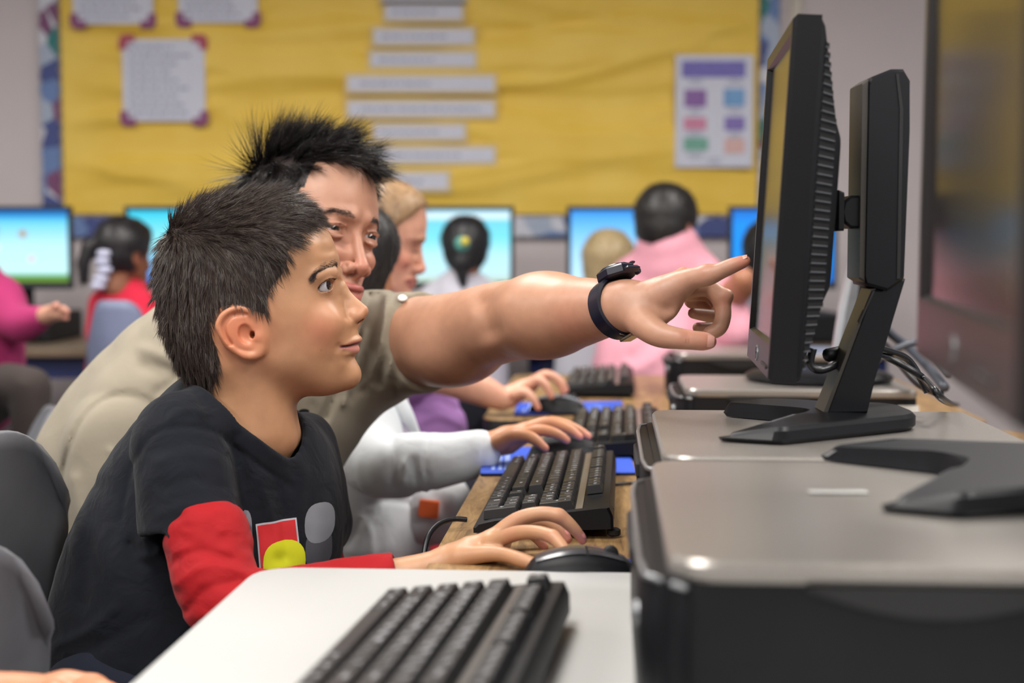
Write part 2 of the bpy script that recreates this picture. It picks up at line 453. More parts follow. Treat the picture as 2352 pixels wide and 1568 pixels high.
table('computer_table', ZW, .22, s_w, t_white, t_white + .95, m_white, 'white-topped computer table carrying the blurred keyboard', .045)
s_a, t_a = ST(G(985, 1290, ZA))
table('computer_table', ZA, s_w + .006, 2.62, t_a, t_a + .95, m_wood.m, 'wood-grain computer table with the boy’s keyboard and mouse on it', .05)
s_b, t_b = ST(G(1105, 962, ZA))
table('computer_table', ZA, s_b, s_b + .98, t_b, t_b + .97, m_wood.m, 'wood-grain table behind the first wooden one, with the blonde girl’s mouse on it', .05)

# ------------------------------------------------------------------ computers (desktop cases lying flat)
m_case = N('warm_grey_case'); _v = m_case.coord('Object')
m_case.l(m_case.ramp(m_case.noise(_v, 600, 2), [(.3, srgb(146, 141, 136)), (.7, srgb(164, 159, 154))]), m_case.b.inputs['Base Color'])
m_case.set(Roughness=.3, Metallic=.55); m_case.bump(m_case.noise(_v, 1500, 1), .12, .0003)
m_silver = plain('silver_trim', (150, 152, 155), .3, metal=.7)
def pc(corner, z, h, lx, ly, label, yaw=ROW):
    """corner: world point of the front corner nearest the camera; lx front-to-back, ly along the row"""
    e = empty('desktop_computer', (corner.x, corner.y, z), -yaw, label, 'computer')
    body = round_poly([(.012, .004), (lx, .004), (lx, ly - .004), (.012, ly - .004)], [.02, .006, .006, .02])
    MB().prism(body, .006, h - .014).build('case_body', m_black, e, auto=40)
    lid = round_poly([(.018, .0), (lx, .0), (lx, ly), (.018, ly)], [.03, .008, .008, .03], 8)
    MB().prism(lid, h - .0135, h, bev=.003).build('case_lid', m_case.m, e, auto=25)
    fb = round_poly([(0, .03), (.03, -.001), (.03, ly + .001), (0, ly - .03)], [.03, .0, .0, .03], 8)
    MB().prism(fb, .004, h - .016, bev=.003).build('front_bezel', m_black, e, auto=40)
    MB().tube([(.028, -.0015, h - .016), (.004, .03, h - .016), (.001, .08, h - .016), (.001, ly - .08, h - .016), (.004, ly - .03, h - .016), (.028, ly + .001, h - .016)], .0022, 6).build('silver_trim', m_silver, e, True)
    MB().box((-.001, ly * .62, h * .68), (.006, .15, .016), bev=.002).build('disc_drive', m_blackm, e)
    MB().tube([(-.003, ly * .15, h * .6), (.004, ly * .15, h * .6)], .008, 14).build('power_button', m_silver, e, True)
    g = MB()
    for k in range(6): g.box((lx * .35 + k * .012, -.0005, h * .42), (.004, .003, h * .4), bev=.001)
    g = MB()
    arc = [(lx * .22 + lx * .34 * k / 14, h - .017 - .016 * math.sin(math.pi * k / 14)) for k in range(15)]
    g.prism([(p[0], p[1]) for p in arc] + [(lx * .56, h - .0145), (lx * .22, h - .0145)], -.003, .004, axis='y').build('side_grip', m_blackm, e, auto=30)
    for sx in (.05, lx - .04):
        for sy in (.04, ly - .04): MB().lathe([(.012, 0), (.012, .007)], (sx, sy, 0), 12).build('rubber_foot', m_blackm, e)
    return e
ZP = CAMZ - .19
c1 = G(1470, 1287, ZP)
pc(c1, ZW, ZP - ZW, .46, .415, 'large blurred desktop computer lying flat on the white table, closest to the camera')
c2 = G(1478, 1047, ZP)
pc2 = pc(c2, ZW + .0005, ZP - ZW - .0005, .38, .38, 'desktop computer lying flat under the monitor the man points at')
m_lbl = plain('white_label', (214, 216, 214), .6)
c3 = G(1550, 893, ZA + .095)
pc3 = pc(c3, ZA, .095, .40, .27, 'slim desktop computer on the wooden tables, with the silver-legged monitor on top')
MB().box((.385, -.001, .055), (.034, .002, .03)).build('label_sticker', m_lbl, pc3)
c4 = G(1535, 812, ZA + .095)
pc(c4, ZA, .095, .40, .27, 'slim desktop computer furthest along the wooden tables, beside the man in pink')

# ------------------------------------------------------------------ monitors
m_screen_off = N('dark_screen').set(Base_Color=srgb(30, 28, 30), Roughness=.2, Specular_IOR_Level=.55, Coat_Weight=.25, Coat_Roughness=.18).m
m_bez = plain('bezel_plastic', (16, 16, 19), .34, spec=.35, var=.06, bump=.05, bscale=1200, bdist=.0002)
m_bezg = plain('bezel_graphite', (30, 28, 28), .3, var=.06)
def monitor_panel(e, W, Hh, bs=.015, bt=.017, bb=.036, th=.027, back=.033, screen=None, logo=True, vents=True, bm=None):
    bm = bm or m_bez
    y_, r = W / 2, .004
    f = MB()
    # front frame with a bevelled inner edge
    o_ = [(-y_, 0), (y_, 0), (y_, Hh), (-y_, Hh)]
    i_ = [(-y_ + bs, bb), (y_ - bs, bb), (y_ - bs, Hh - bt), (-y_ + bs, Hh - bt)]
    j_ = [(-y_ + bs + .003, bb + .003), (y_ - bs - .003, bb + .003), (y_ - bs - .003, Hh - bt - .003), (-y_ + bs + .003, Hh - bt - .003)]
    o0 = [(a + (r if a < 0 else -r), b + (r if b < .01 else -r)) for a, b in o_]
    V = [(0, a, b) for a, b in o0] + [(0, a, b) for a, b in i_] + [(.005, a, b) for a, b in j_] + [(r, a, b) for a, b in o_] + [(th, a, b) for a, b in o_]
    F = []
    for k in range(4):
        n_ = (k + 1) % 4
        F += [(k, n_, 4 + n_, 4 + k)[::-1], (4 + k, 4 + n_, 8 + n_, 8 + k)[::-1], (12 + k, 12 + n_, n_, k)[::-1], (16 + k, 16 + n_, 12 + n_, 12 + k)[::-1]]
    f.add(V, F).build('bezel', bm, e)
    MB().box((.006, 0, (bb + Hh - bt) / 2), (.002, W - 2 * bs, Hh - bb - bt)).build('screen', screen or m_screen_off, e)
    # rear shell: lofted, narrower towards the back
    ins = min(.05, W * .15)
    def ring(x, iy, z0_, z1_, c=.012):
        p = round_poly([(-y_ + iy, z0_), (y_ - iy, z0_), (y_ - iy, z1_), (-y_ + iy, z1_)], c, 4)
        return [(x, a, b) for a, b in p]
    rings = [ring(th - .001, .0005, .0005, Hh - .0005, .006), ring(th + .004, .002, .003, Hh - .008, .01),
             ring(th + back * .8, ins, Hh * .22, Hh * .74, .02), ring(th + back, ins + .012, Hh * .26, Hh * .70, .02)]
    n = len(rings[0]); V = [v for q in rings for v in q]; F = []
    for k in range(3):
        for i in range(n): F.append((k * n + i, k * n + (i + 1) % n, (k + 1) * n + (i + 1) % n, (k + 1) * n + i))
    F.append(tuple(range(3 * n, 4 * n))[::1])
    MB().add(V, F).build('rear_shell', m_black, e, auto=35)
    if vents:
        m_sl = plain('vent_slot_shade', (5, 5, 6), .8); m_rb = plain('vent_lit_lip', (96, 98, 104), .35)  # pale rib paints the slot's lit lip, black bar its shade
        for side in (-1, 1):
            for k in range(37):
                z_ = Hh * (.05 + .875 * k / 36)
                lo, hi = Hh * .22, Hh * .74
                fm = 1.0 if lo < z_ < hi else ((z_ / lo) if z_ <= lo else (Hh - z_) / (Hh - hi))
                fm = fm * .84 if fm < 1 else .92; f0 = .07
                if fm < f0 + .08: continue
                def sp(f): return Vector((th + .004 + (back * .8 - .004) * f, side * (y_ - .002 - (ins - .002) * f), 0))
                # the slant follows the shell, which narrows above and below its back plane
                q0, q1 = sp(f0), sp(fm)
                if not (lo < z_ < hi):
                    # here the side wall is the same plane, cut by the sloping top and bottom
                    pass
                mid = (q0 + q1) / 2; L = (q1 - q0).length; ang = math.atan2(q1.y - q0.y, q1.x - q0.x)
                nrm = Vector((math.sin(ang), -math.cos(ang), 0)) * (1 if side < 0 else -1)
                R = Matrix.Rotation(ang, 3, 'Z'); s = MB()
                s.box(mid + Vector((0, 0, z_)) + nrm * .0002, (L, .0010, .0036), R, 0)
                s.box(mid + Vector((0, 0, z_ - .0026)) + nrm * .0003, (L * .96, .0018, .0013), R, 1)
                s.build('vent_slot', [m_sl, m_rb], e)
    if logo:
        mk = MB(); R = Matrix.Rotation(math.radians(90), 3, 'Y')
        mk.lathe([(.0085, 0), (.0085, .0012)], (-.0012, 0, bb * .5), 28, R); mk.build('maker_emblem', m_silver, e, auto=30)
        lt = MB()
        for t_ in ([(.0, .0062), (-.003, -.0005)], [(-.0012, .002), (.0012, .002), (.0004, -.0012)], [(.0022, .002), (.0, -.0062)], [(.0022, .002), (.0042, .002), (.0036, -.0008), (.0014, -.0008)]):
            lt.tube([(-.0014, -a, bb * .5 + b) for a, b in t_], .0005, 4)
        wpo = lt.build('emblem_letters', m_bezg, e)
        b_ = MB()
        for k in range(5): b_.box((-.0008, -y_ * .45 - k * .014, bb * .36), (.002, .009, .004), bev=.001)
        b_.build('button_row', m_bezg, e)['kind'] = 'stuff'
# main monitor
Nn, Ff = P(1763, 895, 1.367), P(1715, 810, 1.67)
zb = (Nn.z + Ff.z) / 2; yaw = math.atan2(Ff.x - Nn.x, Ff.y - Nn.y); Wm = math.hypot(Ff.x - Nn.x, Ff.y - Nn.y)
root = empty('computer_monitor', (pc2.location.x + .2, 1.5, ZP), 0, 'slim black monitor with vented back, the one the man points at', 'monitor')
def P2(px, py, d): return P(px, py, d)
class Sub:
    """a frame for parts inside a root: gives parts their own local matrix"""
    pass
def framed(root, M, build):
    tmp = empty('tmp_frame'); build(tmp)
    bi = basis(root).inverted()
    for ch in list(tmp.children):
        ch.parent = root; ch.matrix_parent_inverse = Matrix.Identity(4)
        ch.matrix_basis = bi @ M
    bpy.data.objects.remove(tmp)
from mathutils import Euler
Mm = Matrix.Translation(((Nn.x + Ff.x) / 2, (Nn.y + Ff.y) / 2, zb)) @ Euler((0, math.radians(3.3), -yaw)).to_matrix().to_4x4()
framed(root, Mm, lambda t: monitor_panel(t, Wm, .352))
# its stand
m_std = plain('stand_plastic', (15, 17, 22), .42, spec=.32, var=.06); m_stf = plain('stand_face_reflection', (64, 60, 56), .33, var=.05)  # lighter tone of the left faces paints in their brown reflection
dn = 1.485
def X(px): return P(px, 600, dn).x
def Z(py): return P(1176, py, dn).z
st = MB().prism([(X(1992), Z(655)), (X(2040), Z(668)), (X(2078), Z(640)), (X(2086), Z(300)), (X(2084), Z(185)), (X(2068), Z(158)), (X(2040), Z(158)), (X(1996), Z(176)), (X(1990), Z(190)), (X(1988), Z(640))][::1], dn, dn + .062, axis='y', bev=.003)
wp(st.build('slider_column', m_std, None, auto=30), root)
wp(MB().prism([(X(1976), Z(640)), (X(1989), Z(648)), (X(1989), Z(180)), (X(1976), Z(190))], dn + .003, dn + .058, axis='y', bev=.002).build('column_face', m_stf, None, auto=30), root)
wp(MB().prism([(X(2060), Z(640)), (X(2068), Z(640)), (X(2068), Z(250)), (X(2056), Z(170)), (X(2050), Z(170)), (X(2060), Z(250))], dn - .0012, dn + .01, axis='y').build('column_seam', m_blackm, None), root)
hg = MB().prism([(X(1991), Z(524)), (X(1991), Z(448)), (X(1958), Z(448)), (X(1942), Z(460)), (X(1935), Z(486)), (X(1942), Z(512)), (X(1958), Z(524))][::-1], dn + .008, dn + .05, axis='y', bev=.003)
wp(hg.build('hinge', m_std, None, auto=30), root)
wp(MB().prism([(X(1925), Z(530)), (X(1938), Z(530)), (X(1938), Z(442)), (X(1925), Z(436))], dn + .0, dn + .06, axis='y', bev=.002).build('mounting_plate', m_std, None, auto=30), root)
leg = MB().prism([(X(1908), Z(952)), (X(2000), Z(952)), (X(2016), Z(880)), (X(2084), Z(640)), (X(2060), Z(640)), (X(2030), Z(664)), (X(2010), Z(664))][::1], dn + .004, dn + .058, axis='y', bev=.003)
wp(leg.build('leg', m_std, None, auto=30), root)
wp(MB().prism([(X(1898), Z(952)), (X(1910), Z(952)), (X(2016), Z(662)), (X(2006), Z(664))][::1], dn + .006, dn + .05, axis='y').build('leg_face', m_stf, None), root)
gr_ = MB().prism([(X(1976), Z(740)), (X(1981), Z(740)), (X(2012), Z(668)), (X(2007), Z(668))], dn + .002, dn + .01, axis='y')
wp(gr_.build('leg_groove', m_blackm, None), root)
bp = [(.200, 1.388), (.260, 1.360), (.420, 1.470), (.428, 1.50), (.428, 1.565), (.415, 1.585), (.36, 1.60), (.30, 1.635), (.235, 1.60), (.31, 1.535), (.318, 1.51), (.30, 1.475)]
bs_ = MB().prism(round_poly(bp, [.006, .01, .02, .01, .01, .01, .02, .02, .01, .01, .015, .015], 4), ZP + .001, ZP + .018, axis='z', bev=.004)
def slope_tips(mb, x_a, x_b, z0_, k=.65):
    for i, v in enumerate(mb.v):
        if v[2] > z0_ + .006:
            f = min(1, max(0, (x_b - v[0]) / (x_b - x_a))); mb.v[i] = (v[0] + .012 * f, v[1], z0_ + (v[2] - z0_) * (1 - k * f * f))
slope_tips(bs_, .2, .262, ZP)
bso = wp(bs_.build('base', m_std, None, auto=30), root)
# second monitor, blurred, close to the camera
F2 = P(2103, 818, 1.10); ya2 = math.radians(10.5); W2 = .47
N2 = Vector((F2.x - math.sin(ya2) * W2, F2.y - math.cos(ya2) * W2, F2.z))
r2 = empty('computer_monitor', (N2.x + .28, 1.12, ZP), 0, 'large out-of-focus monitor at the photo edge showing a dark reflecting screen', 'monitor')
M2 = Matrix.Translation(((N2.x + F2.x) / 2, (N2.y + F2.y) / 2, F2.z)) @ Euler((0, math.radians(.5), -ya2)).to_matrix().to_4x4()
framed(r2, M2, lambda t: monitor_panel(t, W2, .40, bb=.045, bs=.018, back=.03, vents=False, bm=m_bezg))
Mid = Vector(((N2.x + F2.x) / 2, (N2.y + F2.y) / 2, F2.z))
wp(MB().box((Mid.x + .13, Mid.y + .03, F2.z + .14), (.05, .07, .28), bev=.008).build('slider_column', m_std, None), r2)
wp(MB().box((Mid.x + .085, Mid.y + .0, F2.z + .2), (.06, .05, .06), bev=.008).build('hinge', m_std, None), r2)
wp(MB().tube([(Mid.x + .13, Mid.y + .03, F2.z + .02), (Mid.x + .2, 1.13, ZP + .012)], .022, 10).build('leg', m_std, None, True), r2)
bq = [(.262, 1.015), (.315, .985), (.50, 1.06), (.52, 1.10), (.52, 1.20), (.46, 1.24), (.36, 1.27), (.27, 1.268), (.36, 1.185), (.37, 1.15), (.35, 1.10)]
mb_ = MB().prism(round_poly(bq, [.01, .01, .02, .02, .02, .02, .02, .015, .015, .015, .02], 4), ZP + .001, ZP + .02, bev=.004); slope_tips(mb_, .262, .33, ZP)
wp(mb_.build('base', m_std, None, auto=30), r2)
# third monitor: edge of a black panel, silver leg and round base on the slim computer
Z3 = ZA + .096
r3 = empty('computer_monitor', G(1880, 872, Z3), 0, 'monitor with a silver leg and round base, partly hidden by the pointed-at monitor', 'monitor')
N3 = P(1926, 800, 2.42); F3 = P(1910, 762, 2.76)
M3 = Matrix.Translation(((N3.x + F3.x) / 2 + .030, (N3.y + F3.y) / 2, N3.z)) @ Euler((0, math.radians(4), -math.radians(12.3))).to_matrix().to_4x4()
framed(r3, M3, lambda t: monitor_panel(t, .37, .375, back=.03, vents=False))
m_sil2 = plain('silver_leg', (176, 180, 186), .35, metal=.3)
d3 = 2.52
def Q3(px, py): p = P(px, py, d3); return (p.x, p.z)
wp(MB().prism([Q3(1915, 868), Q3(1992, 868), Q3(1984, 700), Q3(1996, 540), Q3(1975, 545), Q3(1940, 700)], d3, d3 + .05, axis='y', bev=.004).build('leg', m_sil2, None, auto=30), r3)
MB().lathe([(.10, 0), (.128, .002), (.13, .008), (.12, .014), (.03, .016)], (0, 0, .001), 40).build('round_base', m_std, r3, auto=40)

# ------------------------------------------------------------------ cables
m_cable = plain('cable_rubber', (24, 25, 30), .35)
def cable(name, pts, r, label, mat=None, group=None):
    p = catmull(pts, 7); c = p[0]
    o = MB().tube([q - c for q in p], r, 8).build(name, mat or m_cable, None, True, loc=c)
    return tag(o, label, 'cable', group)
cab = empty('monitor_cable', P(1870, 815, 1.5), 0, 'black cable with a plug at the bottom of the pointed-at monitor, passing behind its leg', 'cable')
wp(MB().tube(catmull([P(1868, 800, 1.5), P(1862, 835, 1.5), P(1882, 850, 1.5), P(1920, 838, 1.51), P(1955, 815, 1.545), P(1990, 812, 1.575), P(2030, 818, 1.6), P(2075, 840, 1.6), P(2120, 868, 1.6), P(2170, 920, 1.62), G(2200, 930, ZA + .02)], 8), .0042, 8).build('cord', m_cable, None, True), cab)
wp(MB().tube([P(1893, 818, 1.525), P(1900, 816, 1.525), P(1936, 808, 1.54), P(1944, 808, 1.545)], [.004, .0075, .007, .0045], 10).build('plug', m_black, None, True), cab)
for k, pts in enumerate([[P(1944, 808, 1.545), P(1990, 796, 1.575), P(2040, 806, 1.6), P(2090, 830, 1.62), P(2130, 900, 1.62)],
                         [P(1985, 770, 2.5), P(2030, 790, 2.3), P(2060, 825, 2.1), P(2110, 880, 2.0), P(2160, 905, 1.95)],
                         [P(2000, 720, 2.6), P(2050, 770, 2.5), P(2090, 800, 2.4), P(2130, 840, 2.3), P(2170, 890, 2.2)],
                         [P(2010, 830, 2.3), P(2060, 800, 2.3), P(2120, 790, 2.3), P(2180, 860, 2.2)]]):
    cable('cable', pts, (.0042, .006, .008, .006)[k], ('thin black cable running from the plug past the monitor leg', 'black cable drooping between the silver leg and the blurred monitor', 'thick dark cable behind the leg of the pointed-at monitor, topmost of the tangle', 'dark cable arching over the label of the slim computer')[k], m_cable if k < 2 else plain('grey_cable', (70, 74, 84), .4))
a = P(2088, 980, 1.55)
cable('cable', [G(1482, 1110, ZA + .003), G(1440, 1110, ZA + .003), G(1412, 1112, ZA + .003)], .0022, 'thin black cord across the wood between mouse mat and silver computer edge')

# ------------------------------------------------------------------ keyboards and mice
U = .01905
def key_layout():
    K = []    # (x, y, w, h, text)
    def row(y, x, items):
        for it in items:
            if isinstance(it, (int, float)): x += it; continue
            t, w = (it, 1) if isinstance(it, str) else it
            K.append((x + w / 2, y, w, 1, t)); x += w
        return x
    row(5.6, 0, ['Esc', 1] + ['F%d' % k for k in range(1, 5)] + [.5] + ['F%d' % k for k in range(5, 9)] + [.5] + ['F%d' % k for k in range(9, 13)] + [.25, 'Prt', 'Scr', 'Brk'])
    row(4.1, 0, list('`1234567890-=') + [('Bksp', 2), .25, 'Ins', 'Hm', 'Up', .25, 'Num', '/', '*', '-'])
    row(3.1, 0, [('Tab', 1.5)] + list('QWERTYUIOP[]') + [('\\', 1.5), .25, 'Del', 'End', 'Dn', .25, '7', '8', '9'])
    row(2.1, 0, [('Caps', 1.75)] + list("ASDFGHJKL;'") + [('Enter', 2.25), 3.5, '4', '5', '6'])
    row(1.1, 0, [('Shift', 2.25)] + list('ZXCVBNM,./') + [('Shift', 2.75), 1.25, '^', 1.25, '1', '2', '3'])
    row(.1, 0, [('Ctrl', 1.25), ('Alt', 1.25), ('Alt', 1.25), (' ', 6.25), ('Alt', 1.25), ('Alt', 1.25), ('Fn', 1.25), ('Ctrl', 1.25), .25, '<', 'v', '>', .25, ('0', 2), '.'])
    K.append((22, 3.6, 1, 2, '+')); K.append((22, .6, 1, 2, 'Ent'))
    return K
KEYS = key_layout()
m_key = plain('keycap', (26, 26, 28), .38, var=.08, scale=90, bump=.05, bscale=1500, bdist=.0002)
m_keyg = N('worn_spacebar').set(Base_Color=srgb(48, 46, 46), Roughness=.2).m
m_leg = plain('key_print', (206, 208, 214), .6)
_kc = {}
def keycap_mesh(w, h, shape=0):
    k = (w, h)
    if k not in _kc:
        a, b = w * U - .0015, h * .0214 - .0022; ta, tb = a - .0045, b - .0055; z = .0105; V = []; F = []
        lv = [(a, b, 0, 0), (a - .0006, b - .0006, .002, 0), (ta + .0012, tb + .0012, z - .0006, -.0003), (ta, tb, z, -.0004), (ta * .5, tb * .5, z - .0004, -.0004)]
        for (p, q, zz, oy) in lv:
            for (sx, sy) in ((-1, -1), (1, -1), (1, 1), (-1, 1)): V.append((sx * p / 2, sy * q / 2 + oy, zz))
        for r in range(4):
            for i in range(4): F.append((r * 4 + i, r * 4 + (i + 1) % 4, r * 4 + 4 + (i + 1) % 4, r * 4 + 4 + i))
        F.append((16, 17, 18, 19))
        me = MB().add(V, F).mesh('keycap'); me.materials.append(m_key)
        me.polygons.foreach_set('use_smooth', [True] * len(me.polygons))
        try: me.set_sharp_from_angle(angle=math.radians(35))
        except Exception: pass
        _kc[k] = me
    return _kc[k]
def text_points(txt, size):
    cu = bpy.data.curves.new('t', 'FONT'); cu.body = txt; cu.size = size; cu.align_x = 'CENTER'; cu.align_y = 'CENTER'; cu.resolution_u = 2
    o = bpy.data.objects.new('t', cu); COL.objects.link(o)
    dg = bpy.context.evaluated_depsgraph_get(); ev = o.evaluated_get(dg); me = ev.to_mesh()
    vs = [tuple(v.co) for v in me.vertices]; fs = [tuple(p.vertices) for p in me.polygons]
    ev.to_mesh_clear(); bpy.data.objects.remove(o); bpy.data.curves.remove(cu)
    return vs, fs
def make_keyboard(label):
    e = empty('keyboard', (0, 0, 0), 0, label, 'keyboard', 'black keyboards on the tables')
    L, D = .462, .160; kx0 = -22.5 * U / 2; ky0 = -.0705; UY = .0214
    def surf(y): return .013 + (y + D / 2) / D * .014
    prof = [(-D / 2, .001), (D / 2, .001), (D / 2, .016), (D / 2 - .004, surf(D / 2) - .001), (D / 2 - .012, surf(D / 2 - .012)), (-D / 2 + .022, surf(-D / 2 + .02)), (-D / 2 + .004, .011), (-D / 2, .007)]
    MB().prism(prof, -L / 2, L / 2, axis='x', bev=.003).build('keyboard_body', m_black, e, auto=30)
    p2 = MB().prism([(5.04 * UY + ky0, 0), (5.42 * UY + ky0, 0), (5.42 * UY + ky0, .001), (5.04 * UY + ky0, .001)], -L / 2 + .01, L / 2 - .01, axis='x')
    for i, v in enumerate(p2.v): p2.v[i] = (v[0], v[1], v[2] + surf(v[1]))
    p2.build('glossy_strip', plain('grey_strip', (96, 92, 90), .3), e)
    sl = math.atan(.014 / D); leg = MB(); rows = {}
    for (kx, ky, w, h, t) in KEYS:
        x, y = kx0 + kx * U, ky0 + (ky + .4) * UY
        z = surf(y) - .0005 + (.0015 if ky > 5 else 0)
        o = link('key', keycap_mesh(w, h), None, e, loc=(x, y, z)); o.rotation_euler = (sl, 0, 0)
        if t.strip():
            sz = .0105 if len(t) == 1 else .0056
            if (t, sz) not in rows: rows[(t, sz)] = text_points(t, sz)
            vs, fs = rows[(t, sz)]; R = Matrix.Rotation(sl, 3, 'X'); off = Vector((-.0012 if w == 1 else -w * U * .12, .0012, .0107))
            leg.add([R @ (Vector(v) + off) + Vector((x, y, z)) for v in vs], fs)
    o = leg.build('key_legends', m_leg, e); o['kind'] = 'stuff'
    for sx in (-1, 1): MB().box((sx * .17, D / 2 - .01, -.001), (.03, .012, .006), bev=.001).build('folding_foot', m_black, e)
    return e
def place_keyboard(e, c, yaw, z, tilt=0.):
    e.location = (c.x, c.y, z); e.rotation_euler = (tilt, 0, -math.pi / 2 - yaw)
kb0 = make_keyboard('black keyboard under the boy’s hand, its key rows in focus')
kA = G(1248, 1238, ZA); 
place_keyboard(kb0, Vector((kA.x + math.sin(.08) * .228, kA.y + .232, 0)), .08, ZA + .0075, math.radians(2.5))
usb = empty('usb_stick', G(1392, 1200, ZA + .014), -.3, 'stubby dark usb stick plugged in behind the keyboard of the boy', 'usb stick')
MB().box((0, 0, .008), (.012, .04, .02), bev=.004).build('stick_body', m_black, usb)
MB().lathe([(.006, 0), (.008, .002), (.008, .007), (.005, .009)], (.012, -.012, -.012), 16).build('cap', m_blackm, usb)
kb1 = copy_tree(kb0); kb1['label'] = 'out-of-focus black keyboard on the white table, cut by the photo edge'
kc = G(1092, 1424, ZW); yw = math.radians(8.3)
place_keyboard(kb1, kc + Vector((-math.sin(yw), -math.cos(yw), 0)) * .232, yw, ZW + .0075, math.radians(2))
kb2 = copy_tree(kb0); kb2['label'] = 'black keyboard beyond the blue mouse mat, beside the hand of the girl in white'
k2 = G(1408, 1058, ZA); place_keyboard(kb2, Vector((k2.x + .02, k2.y + .232, 0)), .08, ZA + .0075)
kb3 = copy_tree(kb0); kb3['label'] = 'distant black keyboard beyond the hand of the blonde girl'
k3 = G(1372, 915, ZA); place_keyboard(kb3, Vector((k3.x + .02, k3.y + .232, 0)), .08, ZA + .0075)
cable('cable', [P(1072, 1193, 1.66), P(1040, 1192, 1.655), P(1005, 1205, 1.64), P(982, 1235, 1.62), P(972, 1290, 1.60), P(968, 1360, 1.58), P(975, 1480, 1.58)], .0032, 'black keyboard cord curling down over the wooden table edge')

def mouse_grid(y_lo=-1, y_hi=1, x_lo=0, x_hi=1, off=0, n=22, m=14):
    """top skin of a mouse: x back..front 0..1, y -1..1"""
    Lm, Wd, Hm = .116, .030, .033
    def pt(u, v):
        wv = Wd * (math.sin(math.pi * min(max(u * .94 + .03, 0), 1)) ** .38)
        hv = Hm * (.32 + .68 * math.sin(math.pi * min(1, u * .78 + .12)) ** 1.1) * min(1, (1 - (abs(2 * u - 1)) ** 8) + .1)
        z = hv * max(0, 1 - abs(v) ** 3.2) ** .42
        return Vector(((u - .5) * Lm, v * wv, z + off))
    vs = [pt(x_lo + (x_hi - x_lo) * i / n, y_lo + (y_hi - y_lo) * j / m) for i in range(n + 1) for j in range(m + 1)]
    fs = [(i * (m + 1) + j, (i + 1) * (m + 1) + j, (i + 1) * (m + 1) + j + 1, i * (m + 1) + j + 1) for i in range(n) for j in range(m)]
    return vs, fs
def make_mouse(label, loc, rz, top):
    e = empty('computer_mouse', loc, rz, label, 'mouse', None)
    vs, fs = mouse_grid(); b = MB().add(vs, fs)
    n, m = 22, 14
    ring = [i * (m + 1) for i in range(n + 1)] + [(n) * (m + 1) + j for j in range(1, m + 1)] + [i * (m + 1) + m for i in range(n - 1, -1, -1)] + [j for j in range(m - 1, 0, -1)]
    b.f.append(tuple(ring))
    o = b.build('mouse_shell', m_black, e, True)
    for a, c in ((-.62, -.05), (.05, .62)):
        vs, fs = mouse_grid(a, c, .56, .95, .0011, 10, 6); MB().add(vs, fs).build('mouse_button', top, e, True)
    vs, fs = mouse_grid(-.62, .62, .12, .54, .0011, 10, 8); MB().add(vs, fs).build('palm_cover', top, e, True)
    R = Matrix.Rotation(math.radians(90), 3, 'X')
    MB().lathe([(.006, -.003), (.008, -.002), (.008, .002), (.006, .003)], (.03, 0, .027), 20, R).build('scroll_wheel', m_blackm, e, True)
    return e
m_mtop = plain('mouse_grey_top', (70, 70, 74), .25, metal=.3); m_mbl = plain('mouse_black_top', (40, 39, 42), .35)
def gl(px, py, z, rz): p = G(px, py, z); return (p.x, p.y, p.z), rz
l_, r_ = gl(1332, 1334, ZA + .005, math.radians(3)); ms1 = make_mouse('black and grey mouse under the hand of the boy', l_, r_, m_mtop)
l_, r_ = gl(1297, 1048, ZA + .006, math.radians(-4)); ms2 = make_mouse('black mouse on the blue mat under the hand of the girl in white', l_, r_, m_mbl)
l_, r_ = gl(1281, 944, ZA + .006, math.radians(-6)); ms3 = make_mouse('dark mouse with a pale shiny top under the hand of the blonde girl', l_, r_, plain('mouse_silver_top', (150, 156, 166), .25, metal=.4))
